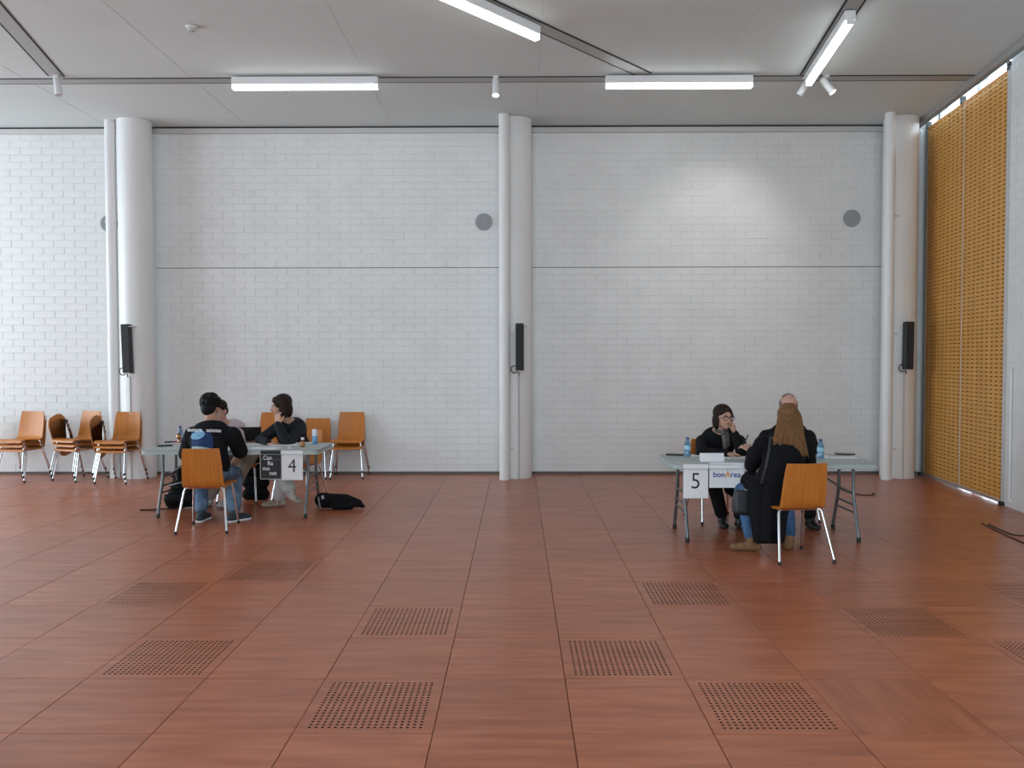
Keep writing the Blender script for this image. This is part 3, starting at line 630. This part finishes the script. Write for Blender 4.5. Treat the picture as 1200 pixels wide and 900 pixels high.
# ================================================================== PEOPLE AND BAGS
class Blob:
    def __init__(s): s.bm = bmesh.new()
    def ell(s, c, r, M=None):
        mt = Matrix.Translation(Vector(c)) @ ((M.to_4x4() if M else Matrix.Identity(4))) @ Matrix.Diagonal((*r, 1))
        bmesh.ops.create_icosphere(s.bm, subdivisions=3, radius=1, matrix=mt); return s
    def cap(s, p, r0, q, r1, fl=None):
        p, q = Vector(p), Vector(q); d = q-p; L = d.length
        for c, r in ((p, r0), (q, r1)): bmesh.ops.create_icosphere(s.bm, subdivisions=2, radius=r, matrix=Matrix.Translation(c))
        if L > 1e-4:
            mt = Matrix.Translation((p+q)/2) @ d.to_track_quat('Z', 'Y').to_matrix().to_4x4()
            bmesh.ops.create_cone(s.bm, cap_ends=True, segments=14, radius1=r0, radius2=r1, depth=L, matrix=mt)
        return s
    def chain(s, pts, rr):
        for i in range(len(pts)-1): s.cap(pts[i], rr[i], pts[i+1], rr[i+1])
        return s
    def build(s, name, m, parent, voxel=.007, sm=4):
        me = bpy.data.meshes.new(name); s.bm.to_mesh(me); s.bm.free()
        o = bpy.data.objects.new(name, me); COL.objects.link(o)
        r = o.modifiers.new('r', 'REMESH'); r.mode = 'VOXEL'; r.voxel_size = voxel
        if sm: k = o.modifiers.new('s', 'SMOOTH'); k.factor = .5; k.iterations = sm
        dg = bpy.context.evaluated_depsgraph_get(); me2 = bpy.data.meshes.new_from_object(o.evaluated_get(dg)); bpy.data.objects.remove(o)
        L = parent_loc(parent); me2.transform(Matrix.Translation(-L)); me2.name = name; me2.materials.clear(); me2.materials.append(m)
        me2.polygons.foreach_set('use_smooth', [True]*len(me2.polygons))
        return link(name, me2, parent)
def frame(fwd, up=Z3):
    y = Vector(fwd).normalized(); x = y.cross(Vector(up)).normalized(); z = x.cross(y); return Matrix((x, y, z)).transposed()
def hand(B, w, d, n, side, curl=.5, s=1.0):
    w = Vector(w); d = Vector(d).normalized(); n = Vector(n); n = (n-d*n.dot(d)).normalized(); l = d.cross(n)*side
    for i in range(4):
        k = w+d*.085*s+l*(.030-.020*i)*s; B.cap(w+l*(.018-.012*i)*s, .015*s, k, .0115*s)
        ln = (.068, .077, .072, .056)[i]*s; p = k; a = 0
        for f, (fr, rr) in enumerate(((.45, .0095), (.32, .0085), (.23, .0075))):
            a += curl*(.5, .8, .7)[f]; dd = d*math.cos(a)-n*math.sin(a)+l*(.10-.07*i)*.6; q = p+dd.normalized()*ln*fr; B.cap(p, rr*s, q, (rr-.0008)*s); p = q
    b = w+d*.028*s+l*.03*s; q = b+(d*.65+l*.75-n*.2).normalized()*.042*s; B.cap(b, .014*s, q, .0105*s); B.cap(q, .0105*s, q+(d*.9+l*.25-n*.35).normalized()*.034*s, .009*s)
RXP = [.150, .168, .165, .150, .146, .155, .168, .172, .150, .085]
RYP = [.115, .125, .122, .110, .105, .110, .118, .112, .090, .062]
def torso(B, pel, nek, right, m=0.0, t0=0.0, t1=1.0, sc=1.0, back=0.03):
    pel, nek = Vector(pel), Vector(nek); up = (nek-pel).normalized(); x = (Vector(right)-up*Vector(right).dot(up)).normalized(); y = up.cross(x)
    M = Matrix((x, y, up)).transposed(); n = 22
    for i in range(n+1):
        t = i/n
        if t < t0-1e-6 or t > t1+1e-6: continue
        f = t*(len(RXP)-1); k = min(int(f), len(RXP)-2); g = f-k
        rx = (RXP[k]*(1-g)+RXP[k+1]*g)*sc+m; ry = (RYP[k]*(1-g)+RYP[k+1]*g)*sc+m
        B.ell(pel.lerp(nek, t)-y*(back*math.sin(math.pi*t)), (rx, ry, .055+m), M)
def head(B, c, M, s=1.0):
    def P(x, y, z): return Vector(c)+M @ Vector((x*s, y*s, z*s))
    B.ell(P(0, -.012, .032), (.074*s, .094*s, .086*s), M); B.ell(P(0, .030, -.025), (.060*s, .064*s, .084*s), M); B.ell(P(0, .048, -.082), (.036*s, .034*s, .032*s), M)
    B.cap(P(-.04, .05, -.02), .026*s, P(.04, .05, -.02), .026*s); B.cap(P(0, .090, .008), .010*s, P(0, .108, -.030), .0145*s)
    B.cap(P(-.04, .080, .020), .011*s, P(.04, .080, .020), .011*s)
    for e in (-1, 1): B.ell(P(e*.076, -.008, -.008), (.010*s, .020*s, .032*s), M)
    B.cap(P(-.018, .088, -.052), .008*s, P(.018, .088, -.052), .008*s)
def face_parts(root, c, M, brow='hairdk', s=1.0):
    def P(x, y, z): return Vector(c)+M @ Vector((x*s, y*s, z*s))
    for e in (-1, 1):
        b = MB(); bm_eye = Blob(); bm_eye.ell(P(e*.030, .083, .000), (.014*s, .010*s, .008*s), M); ey = bm_eye.build('eye', MT['eye'], root, .003, 1)
        Blob().ell(P(e*.030, .0915, .000), (.0062*s, .004*s, .0062*s), M).build('iris', MT['hairbk'], ey, .002, 1)
        Blob().chain([P(e*.014, .093, .019), P(e*.032, .091, .024), P(e*.050, .080, .018)], [.004*s, .0045*s, .003*s]).build('eyebrow', MT[brow], root, .003, 1)
    Blob().chain([P(-.022, .089, -.053), P(0, .097, -.052), P(.022, .089, -.053)], [.004*s, .0075*s, .004*s]).build('lips', MT['lips'], root, .003, 1)
def shoe(B, ank, toe, s=1.0, m=0):
    ank = Vector(ank); d = Vector((toe[0], toe[1], toe[2] if len(toe) > 2 else 0)).normalized(); base = ank-Z3*.055
    B.cap(base-d*.04, .040*s, base+d*.10, .038*s); B.ell(base+d*.13+Z3*-.006, (.045*s, .065*s, .032*s), frame(d)); B.cap(ank, .048*s, base+d*.03, .042*s)
MT['skin'] = mat('skin', (0.56, 0.31, 0.22), 0.5, var=0.06, vscale=20); MT['skin2'] = mat('skin_pinkish', (0.60, 0.32, 0.25), 0.5, var=0.06, vscale=20); MT['skin3'] = mat('skin_tan', (0.46, 0.24, 0.15), 0.5, var=.06, vscale=20)
MT['eye'] = mat('eye_white', (.75, .73, .70), .2); MT['lips'] = mat('lips', (.42, .13, .11), .4)
MT['hairbk'] = cloth('black_hair', (.008, .007, .007), .45, bump=.8, bscale=90); MT['hairdk'] = cloth('dark_brown_hair', (.026, .014, .010), .4, var=.4, vscale=30, vstretch=(3, 3, .4), bump=.6, bscale=60)
MT['hairbr'] = cloth('light_brown_hair', (.24, .125, .055), .4, col2=(.12, .055, .022), vscale=22, vstretch=(4, 4, .25), bump=.6, bscale=60); MT['hairgr'] = mat('grey_hair', (.17, .14, .12), .6, var=.3, vscale=60)
MT['tee'] = cloth('black_cotton', (.010, .010, .012), .85, bump=.3, bscale=35); MT['jeans'] = cloth('blue_denim', (.13, .20, .30), .85, var=.3, vscale=12, bump=.3, bscale=40); MT['jeans2'] = cloth('mid_blue_denim', (.065, .14, .27), .85, var=.35, vscale=12, bump=.3, bscale=40)
MT['shirt'] = cloth('pink_shirt', (.62, .50, .53), .8, var=.12, vscale=60, bump=.2, bscale=30); MT['beige'] = cloth('beige_trousers', (.44, .38, .31), .85, var=.06, vscale=10, bump=.25, bscale=25)
MT['jacket'] = cloth('dark_navy_jacket', (.014, .016, .021), .55, bump=.5, bscale=18); MT['paleT'] = cloth('pale_grey_trousers', (.50, .48, .46), .85, bump=.25, bscale=25)
MT['coat'] = cloth('black_wool_coat', (.009, .009, .011), .85, bump=.35, bscale=20); MT['scarf'] = cloth('grey_scarf', (.14, .12, .11), .9, var=.4, vscale=30)
MT['snk'] = mat('navy_sneaker', (.025, .035, .05), .6); MT['sole'] = mat('white_sole', (.72, .72, .72), .6); MT['boot'] = mat('brown_suede', (.22, .115, .045), .8, var=.2, vscale=20); MT['shoebr'] = mat('brown_beige_shoe', (.26, .16, .10), .6, col2=(.50, .44, .38), vscale=14); MT['dkshoe'] = mat('black_leather', (.012, .012, .012), .4)
MT['bag'] = cloth('black_nylon', (.008, .008, .009), .75, bump=.4, bscale=14); MT['bag2'] = mat('black_leather_bag', (.016, .020, .025), .45, bump=.3, bscale=20)
def limb(B, pts, rr, m=0.0): B.chain([Vector(p) for p in pts], [r+m for r in rr])
def person(label, origin, J, skin, top, bot, shoes, sleeve='long', sc=1.0, tm=.018, legm=.016, extra=None, show_face=True, brow='hairdk', hs=1.0, soles=None):
    r = thing('person', label, 'person', origin); S = J
    right = (S['shR']-S['shL'])
    B = Blob(); torso(B, S['pel'], S['nek'], right, 0, sc=sc)
    M = frame(S['fwd'], S.get('hup', Z3)); head(B, S['head'], M, hs)
    B.chain([S['nek']+Vector((0, 0, -.03)), S['nek'].lerp(S['head'], .45), S['head']+M @ Vector((0, -.025, -.04))], [.058*sc, .050*sc, .050])
    for q in 'LR':
        limb(B, [S['nek'].lerp(S['sh'+q], .35)-Z3*.03, S['sh'+q], S['el'+q], S['wr'+q]], [.05*sc, .054*sc, .040*sc, .026*sc])
        hd = S['hd'+q]; hand(B, S['wr'+q], hd[0], hd[1], hd[2], hd[3])
        limb(B, [S['pel'].lerp(S['kn'+q], .08)+right.normalized()*((.07 if q == 'R' else -.07)), S['kn'+q], S['an'+q]], [.078*sc, .055*sc, .036*sc])
        shoe(B, S['an'+q], S['to'+q], .85)
    B.build('body', MT[skin], r, .0058, 3)
    if show_face: face_parts(r, S['head'], M, brow, hs)
    # top garment
    C = Blob(); torso(C, S['pel'], S['nek'], right, tm, 0.02, .93, sc=sc)
    for q in 'LR':
        a, b_, w = S['sh'+q], S['el'+q], S['wr'+q]
        C.cap(S['nek'].lerp(a, .28)-Z3*.035, .056*sc+tm*.6, a, .054*sc+tm*.5)
        if sleeve == 'short': limb(C, [a, a.lerp(b_, .45), a.lerp(b_, .82)], [.056*sc, .056*sc, .056*sc], tm*.9)
        else: limb(C, [a, b_, b_.lerp(w, .6), w], [.056*sc, .046*sc, .038*sc, .030*sc], tm*.8)
    if extra: extra(C, S)
    tp = C.build(top[0], MT[top[1]], r, .0075, 4)
    # trousers
    D = Blob(); torso(D, S['pel'], S['nek'], right, .010, 0, .14, sc=sc)
    for q in 'LR':
        h0 = S['pel'].lerp(S['kn'+q], .08)+right.normalized()*((.07 if q == 'R' else -.07))
        limb(D, [h0, S['kn'+q], S['an'+q].lerp(S['kn'+q], .12)], [.082*sc, .060*sc, .050*sc], legm)
    D.build(bot[0], MT[bot[1]], r, .0075, 4)
    for q in 'LR':
        E_ = Blob(); shoe(E_, S['an'+q], S['to'+q]); so_ = E_.build(shoes[0], MT[shoes[1]], r, .006, 3)
        if soles:
            d = Vector((S['to'+q][0], S['to'+q][1], 0)).normalized(); bs = S['an'+q]-Z3*.088
            Blob().ell(bs-d*.035, (.045, .045, .016), frame(d)).ell(bs+d*.04, (.044, .11, .016), frame(d)).ell(bs+d*.125, (.050, .075, .017), frame(d)).build('sole', MT[soles], so_, .006, 2)
    return r, M, tp
def V(*a): return Vector(a)
def hairP(S, M, s=1.0): return lambda x, y, z: S['head']+M @ Vector((x*s, y*s, z*s))
# ---- 1: black printed t-shirt, back to the camera
S = dict(pel=V(-3.03, 7.97, .545), nek=PX(247, 497, 8.16), head=PX(247, 477, 8.25), fwd=V(.05, 1, -.30), shL=PX(225.5, 509, 8.08), shR=PX(273, 509, 8.08),
         elL=PX(217, 537, 8.22), elR=PX(283, 533, 8.30), wrL=PX(236, 548, 8.42), wrR=PX(267, 549, 8.42), hdL=(V(.5, .7, -.2), V(0, .2, 1), 1, .5), hdR=(V(-.3, .8, -.3), V(.2, .2, 1), -1, .5),
         knL=PX(235, 556, 8.47), knR=PX(275, 555, 8.47), anL=V(-3.24, 8.28, .095), anR=V(-2.90, 8.27, .095), toL=(.05, 1), toR=(.65, .75))
r1, M, tp = person('person in a black printed t-shirt sitting with their back to the room', V(-3.02, 7.95, 0), S, 'skin3', ('t_shirt', 'tee'), ('jeans', 'jeans'), ('sneaker', 'snk'), 'short', 1.08, .022, show_face=False, soles='sole')
P = hairP(S, M); HB = Blob().ell(P(0, -.022, .045), (.092, .104, .092), M).ell(P(0, -.060, -.025), (.074, .056, .078), M).ell(P(0, .03, .085), (.075, .07, .045), M)
for k in range(150):
    a = random.uniform(0, 2*math.pi); z = random.uniform(-.55, 1); rr = math.sqrt(1-z*z)
    HB.ell(P(.094*rr*math.cos(a), -.022+.104*rr*math.sin(a), .045+.092*z), (.013, .013, .013))
HB.build('hair', MT['hairbk'], r1, .005, 1)
# print on the back of the shirt, laid onto the cloth
dg = bpy.context.evaluated_depsgraph_get(); bmx = bmesh.new(); bmx.from_mesh(tp.data); bmx.transform(Matrix.Translation(r1.location)); bvh = BVHTree.FromBMesh(bmx)
def decal(name, m, us, vs, inside, off=.003):
    b = MB(); idx = {}
    def vid(i, j):
        if (i, j) not in idx:
            d = ray(us[i], vs[j]); hit = bvh.ray_cast(EYE, d.normalized())
            if hit[0] is None or hit[0].y > 8.35: idx[(i, j)] = None
            else:
                p = hit[0]-d.normalized()*off; b.v.append(tuple(p)); idx[(i, j)] = len(b.v)-1
        return idx[(i, j)]
    for i in range(len(us)-1):
        for j in range(len(vs)-1):
            if inside((us[i]+us[i+1])/2, (vs[j]+vs[j+1])/2):
                q = [vid(i, j), vid(i+1, j), vid(i+1, j+1), vid(i, j+1)]
                if None not in q: b.f.append(tuple(q))
    if b.f: b.build(name, m, r1, smooth=True)
def lin(a, b_, n): return [a+(b_-a)*k/n for k in range(n+1)]
MT['pr1'] = mat('planet_print', (.20, .42, .62), .8, var=.35, vscale=50); MT['pr2'] = mat('deep_blue_print', (.008, .030, .115), .8, var=.3, vscale=25); MT['pr3'] = mat('pale_green_print', (.35, .50, .48), .8, var=.3, vscale=40)
def el(u, v, cu, cv, a, b_, th):
    x, y = u-cu, v-cv; c_, s_ = math.cos(th), math.sin(th); return ((x*c_+y*s_)/a)**2+((-x*s_+y*c_)/b_)**2 < 1
decal('planet_print', MT['pr1'], lin(222, 242, 50), lin(503, 517, 36), lambda u, v: el(u, v, 232, 510, 8.6, 4.6, -.32), .0042)
decal('sky_print', MT['pr2'], lin(222, 252, 50), lin(504, 530, 44), lambda u, v: u > 224.5 and u < 249.5-max(0, (512-v)*.6) and v > 506+(u-224)*0.02)
decal('horizon_print', MT['pr3'], lin(223, 246, 40), lin(520, 530, 20), lambda u, v: u > 224.5 and v > 523.0+abs(u-231)*.14, .0042)
lw = [1.9, 1.5, 2.1, 1.7, 2.2, 1.4, 1.9, 1.6]; L_ = []; u = 219.8
for k in range(18):
    w_ = lw[k % 8]
    if not 8 <= k <= 9: L_.append((u, u+w_, 502.7+(u-220)*.028-(.4 if k % 3 == 0 else 0), 505.4+(u-220)*.028))
    u += w_+.42
decal('white_lettering', MT['white'], lin(219, 260, 160), lin(501, 508, 28), lambda u, v: any(a < u < b_ and c_ < v < d_ and not (a+.6 < u < b_-.55 and c_+.8 < v < d_-.8) for a, b_, c_, d_ in L_), .0042)
# ---- 2: pink shirt, behind
S = dict(pel=V(-3.22, 9.50, .545), nek=PX(263, 498, 9.22), head=PX(256.5, 482, 9.08), fwd=V(-.25, -1, -.35), shL=PX(278, 504, 9.30), shR=PX(243, 505, 9.18),
         elL=PX(282, 521, 9.02), elR=PX(238, 521, 8.95), wrL=PX(262, 519.5, 8.88), wrR=PX(252, 519.5, 8.80), hdL=(V(-1, -.3, 0), V(0, 0, 1), 1, .4), hdR=(V(.6, -.6, 0), V(0, 0, 1), -1, .4),
         knL=PX(284, 548, 8.98), knR=PX(262, 549, 8.98), anL=V(-3.28, 9.18, .095), anR=V(-3.50, 9.16, .095), toL=(-.3, -1), toR=(-.2, -1))
r2, M, tp2 = person('person in a pink shirt and beige trousers half hidden by the black t-shirt', V(-3.22, 9.48, 0), S, 'skin2', ('shirt', 'shirt'), ('trousers', 'beige'), ('sneaker', 'sole'), 'long', 1.0, .020, legm=.022)
P = hairP(S, M); Blob().ell(P(0, -.026, .048), (.086, .094, .082), M).ell(P(0, -.06, -.01), (.076, .05, .07), M).build('hair', MT['hairdk'], r2, .006, 2)
# ---- 3: brown bob, dark jacket
S = dict(pel=V(-2.58, 9.50, .545), nek=PX(339, 495, 9.30), head=PX(329, 476, 9.16), fwd=V(-1, -.42, -.12), shL=PX(352, 502, 9.34), shR=PX(325, 502, 9.20),
         elL=PX(336, 521, 8.96), elR=PX(305, 516, 9.13), wrL=PX(326, 498, 8.99), wrR=PX(314, 519.3, 8.92), hdL=(V(-.15, .22, 1), V(-.4, -1, .1), 1, .55), hdR=(V(1, -.35, -.05), V(0, -.2, 1), 1, .45),
         knL=PX(322, 546, 9.0), knR=PX(335, 552, 9.0), anL=PX(341, 575, 8.90), anR=V(-2.69, 9.13, .095), toL=(.75, -.6, -.25), toR=(-.9, -.5))
r3, M, tp3 = person('person with a dark brown bob and dark jacket resting a cheek on one hand', V(-2.58, 9.48, 0), S, 'skin', ('jacket', 'jacket'), ('trousers', 'paleT'), ('shoe', 'shoebr'), 'long', .94, .024, legm=.030)
P = hairP(S, M, 1.0); Blob().ell(P(0, -.030, .050), (.094, .104, .092), M).ell(P(0, -.075, -.035), (.088, .055, .105), M).ell(P(-.078, -.02, -.04), (.026, .055, .095), M).ell(P(.078, -.02, -.04), (.026, .055, .095), M).ell(P(0, .040, .085), (.062, .045, .032), M).cap(P(-.03, .074, .070), .014, P(-.075, .045, .01), .018).cap(P(.03, .074, .070), .014, P(.075, .045, .01), .018).build('hair', MT['hairdk'], r3, .006, 3)
# ---- 4: glasses, black coat
def coat4(C, S):
    for x0, y0 in ((-.16, -.05), (0, -.06), (.15, -.05), (-.17, .12), (.15, .12)): C.cap(S['pel']+V(x0, y0, -.02), .075, S['pel']+V(x0*1.15, y0+.02, -.27), .05)
S = dict(pel=V(2.05, 8.40, .545), nek=PX(843, 506, 8.16), head=PX(848, 489, 8.06), fwd=V(.30, -1, -.02), shL=PX(866, 517, 8.14), shR=PX(823, 517, 8.26),
         elL=PX(870, 531, 7.86), elR=PX(822, 531, 7.93), wrL=PX(861, 509, 7.99), wrR=PX(850, 531.5, 7.80), hdL=(V(-.10, .10, 1), V(.9, -.5, .1), -1, 1.25), hdR=(V(1, -.25, 0), V(0, 0, 1), 1, .45),
         knL=PX(866, 565, 7.92), knR=PX(836, 565, 7.92), anL=V(2.17, 7.93, .095), anR=V(2.02, 8.02, .095), toL=(.1, -1), toR=(-.1, -1))
r4, M, tp4 = person('person with glasses and a dark bob in a black coat, chin on hand', V(2.05, 8.38, 0), S, 'skin', ('coat', 'coat'), ('trousers', 'coat'), ('shoe', 'dkshoe'), 'long', .93, .020, extra=coat4)
P = hairP(S, M); Blob().ell(P(0, -.030, .048), (.090, .100, .086), M).ell(P(0, -.07, -.04), (.085, .052, .105), M).ell(P(-.076, -.018, -.04), (.024, .048, .095), M).ell(P(.074, -.022, -.03), (.020, .042, .075), M).cap(P(-.02, .078, .080), .018, P(-.072, .045, .01), .016).cap(P(-.01, .078, .082), .016, P(.066, .05, .04), .014).build('hair', MT['hairdk'], r4, .006, 3)
gl = MB()
for e in (-1, 1):
    c = P(e*.034, .103, -.004); gl.tube([c+M @ V(.027*math.cos(a*math.pi/9), 0, .020*math.sin(a*math.pi/9)) for a in range(19)], .0034, 6, False); gl.tube([P(e*.060, .102, .004), P(e*.080, .06, .006), P(e*.084, -.01, .006)], .003, 6)
gl.tube([P(-.008, .106, .002), P(.008, .106, .002)], .003, 6); MT['gls'] = mat('dark_red_glasses', (.09, .012, .018), .3); gl.build('glasses', MT['gls'], r4, smooth=True)
Blob().ell(S['nek']+V(.01, -.015, .012), (.078, .074, .028)).chain([S['nek']+V(.02, -.085, -.01), S['nek']+V(.03, -.105, -.09), S['nek']+V(.03, -.105, -.16)], [.024, .026, .022]).chain([S['nek']+V(.055, -.075, -.01), S['nek']+V(.06, -.10, -.12)], [.022, .022]).build('scarf', MT['scarf'], r4, .007, 3)
# ---- 5: balding, black jumper
S = dict(pel=V(2.83, 8.45, .545), nek=PX(923, 499, 8.32), head=PX(924, 477, 8.22), fwd=V(-.10, -1, -.42), shL=PX(947, 512, 8.30), shR=PX(898, 512, 8.30),
         elL=PX(953, 529, 8.02), elR=PX(893, 529, 8.02), wrL=PX(936, 531, 7.84), wrR=PX(905, 531, 7.84), hdL=(V(-1, -.4, 0), V(0, 0, 1), 1, .5), hdR=(V(1, -.4, 0), V(0, 0, 1), -1, .5),
         knL=PX(940, 562, 7.98), knR=PX(915, 562, 7.98), anL=V(2.86, 7.95, .095), anR=V(2.63, 7.98, .095), toL=(.1, -1), toR=(-.1, -1))
r5, M, tp5 = person('balding person with short grey hair in a black jumper, half hidden', V(2.83, 8.43, 0), S, 'skin2', ('jumper', 'coat'), ('trousers', 'tee'), ('shoe', 'dkshoe'), 'long', 1.06, .022, brow='hairgr', hs=1.08)
P = hairP(S, M, 1.08); Blob().ell(P(0, -.060, .012), (.080, .062, .078), M).ell(P(-.070, -.015, .018), (.014, .05, .045), M).ell(P(.070, -.015, .018), (.014, .05, .045), M).ell(P(0, -.03, .075), (.066, .07, .045), M).build('hair', MT['hairgr'], r5, .006, 2)
# ---- 6: long hair, black coat, back to the camera
def coat6(C, S):
    p = S['pel']
    for i in range(6):
        f = i/5; a = p+V(-.17+.20*f, -.06+.02*math.sin(i*2), 0); hem = PX(888+26*f, 632, 6.74+.05*math.sin(i*2.2)); C.chain([a, a.lerp(hem, .5)+V(-.015, -.03, 0), hem], [.085, .060, .040])
    for i in range(4): a = p+V(-.14, .02+.08*i, .03); C.cap(a, .09, a+V(-.03, 0, -.22), .035)
    for i in range(3): a = p+V(.12, -.02+.06*i, .0); C.cap(a, .08, a+V(.03, 0, -.10), .05)
S = dict(pel=V(2.19, 6.90, .545), nek=PX(921, 511, 7.00), head=PX(923, 491.5, 7.08), fwd=V(-.05, 1, -.22), shL=PX(894, 520, 6.96), shR=PX(944, 521, 6.99),
         elL=PX(881, 545, 7.16), elR=PX(948, 546, 7.16), wrL=PX(882, 529, 7.40), wrR=PX(922, 540, 7.38), hdL=(V(-.45, .5, .35), V(-.4, 0, 1), 1, .65), hdR=(V(-.6, .5, 0), V(0, 0, 1), -1, .5),
         knL=PX(870, 575, 7.22), knR=PX(920, 578, 7.28), anL=PX(882, 637, 6.98), anR=PX(924, 634, 7.05), toL=(-.95, .10), toR=(.35, .9))
S['anL'].z = .095; S['anR'].z = .095
r6, M, tp6 = person('person with long light brown hair in a long black coat, back to the room', V(2.2, 6.9, 0), S, 'skin2', ('coat', 'coat'), ('jeans', 'jeans2'), ('boot', 'boot'), 'long', .98, .026, extra=coat6, show_face=False)
P = hairP(S, M); HB = Blob(); HB.ell(P(0, -.022, .042), (.092, .104, .090), M).ell(P(0, -.06, -.03), (.088, .062, .10), M)
random.seed(3)
for k in range(46):
    f = k/45; a = -1.25+2.5*f; st = P(.050*math.sin(a), -.02-.055*math.cos(a), .105+random.uniform(-.02, .02)); s2 = P(.090*math.sin(a), -.02-.092*math.cos(a), .02); ub = 906+42*f+random.uniform(-2.5, 2.5); vb = (519 if f < .16 else 534)+random.uniform(-5, 3)
    md = PX(909+31*f, 512, 6.87-.02*math.cos(a)); en = PX(ub, vb, 6.845+random.uniform(-.012, .008))
    HB.chain([st, s2, s2.lerp(md, .55)+V(0, -.012, 0), md, md.lerp(en, .6), en], [.016, .019, .021, .019, .013, .004])
HB.build('hair', MT['hairbr'], r6, .0055, 1)
# pen in the hand
ph = S['wrL']+S['hdL'][0].normalized()*.10; t = thing('pen', 'dark pen held above the table marked 5', 'pen', ph)
MB().tube([ph-V(.035, .01, .05), ph+V(.03, 0, .09), ph+V(.036, 0, .10)], [.002, .0055, .005], 8).build('barrel', MT['black'], t, smooth=True); MB().tube([ph+V(.025, -.006, .045), ph+V(.036, -.008, .095)], .002, 6).build('clip', MT['alug'], t)
# ---- bags
def bag(name, label, loc, parts, m='bag', vox=.009):
    t = thing(name, label, 'bag', loc); b = Blob(); parts(b, Vector(loc)); b.build('bag_body', MT[m], t, vox, 4); return t
p = PX(874, 588, 6.92)
def sb(b, L):
    for k in range(9): f = k/8; b.cap(p+V(-.075-.01*math.sin(3*f), 0, .08-.15*f), .028+.014*f, p+V(.07, 0, .065-.15*f), .026+.014*f)
t = bag('shoulder_bag', 'black leather shoulder bag hanging beside the long black coat', p, sb, 'bag2', .006)
st = [PX(903, 511, 6.83), PX(901, 528, 6.785), PX(897, 548, 6.75), PX(892, 566, 6.76), PX(885, 580, 6.86)]
b = MB(); rows = [[q+V(-.010, 0, 0), q+V(.010, 0, 0)] for q in st]; b.sheet(rows, .004, [[-Y3]*2]*5).build('strap', MT['bag2'], t)
MB().tube([PX(872, 573.5, 6.90), PX(877, 575, 6.89), PX(880, 577, 6.88)], .004, 6).build('zip_edge', MT['alu'], t)
for u in (881.5, 884.5, 887.5): MB().tube([PX(u, 578.5, 6.86), PX(u-.3, 581, 6.86)], .006, 6).build('stud', MT['alu'], t)
q0 = PZ(298, 586, 0)
def bp1(b, L):
    for z in (.06, .2, .34, .45): b.cap(q0+V(-.09, .06, z), .075-.03*(z > .4), q0+V(.09, .06, z), .075-.03*(z > .4))
    b.cap(q0+V(-.07, -.03, .10), .05, q0+V(.07, -.03, .10), .05)
t = bag('backpack', 'black backpack standing behind the poster under the table marked 4', (q0.x, q0.y, 0), bp1); MB().tube([q0+V(-.04, .06, .47), q0+V(-.03, .06, .53), q0+V(.03, .06, .53), q0+V(.04, .06, .47)], .010, 8).build('handle', MT['bag'], t, smooth=True)
q1 = PX(213, 597, 8.95); q1.z = 0
def bp2(b, L):
    for k in range(5):
        z = .07+.085*k; b.cap(q1+V(-.13+.03*k, .05, z), .075, q1+V(.16, .05, z+.03), .075)
    b.cap(q1+V(-.12, -.04, .12), .06, q1+V(.12, -.04, .14), .06)
t = bag('backpack', 'large black backpack with straps leaning under the table marked 4', (q1.x, q1.y, 0), bp2)
for k, zz in enumerate((.20, .30, .40)): MB().tube([q1+V(-.17+.03*k, -.045+.025*k, zz-.04), q1+V(0, -.07+.03*k, zz), q1+V(.18, -.045+.025*k, zz+.04)], .010, 6).build('webbing', MT['alug'] if k == 1 else MT['bag'], t, smooth=True)
s0 = PZ(164, 597.5, .008); MB().tube([q1+V(-.12, -.02, .012), Vector((s0.x+.1, s0.y, .008)), s0], .008, 6).build('strap', MT['bag'], t, smooth=True)
q2 = PZ(398, 597, 0)
def bp3(b, L):
    b.cap(q2+V(-.19, .05, .09), .085, q2+V(.06, .06, .085), .075); b.cap(q2+V(.06, .06, .085), .075, q2+V(.20, .05, .06), .045); b.cap(q2+V(-.20, .03, .10), .085, q2+V(-.15, .0, .12), .07); b.cap(q2+V(.19, .05, .06), .035, q2+V(.255, .03, .03), .022); b.cap(q2+V(-.05, -.02, .05), .05, q2+V(.12, -.01, .05), .05)
t = bag('backpack', 'soft black bag lying on the floor beside the table marked 4', (q2.x, q2.y, 0), bp3)
MB().tube([q2+V(-.17, -.075, .165), q2+V(-.16, -.088, .13)], .016, 8).build('buckle', MT['alug'], t); MB().tube([q2+V(-.22, -.06, .15), q2+V(-.205, -.075, .08), q2+V(-.20, -.07, .02)], .010, 6).build('strap', MT['alug'], t, smooth=True)
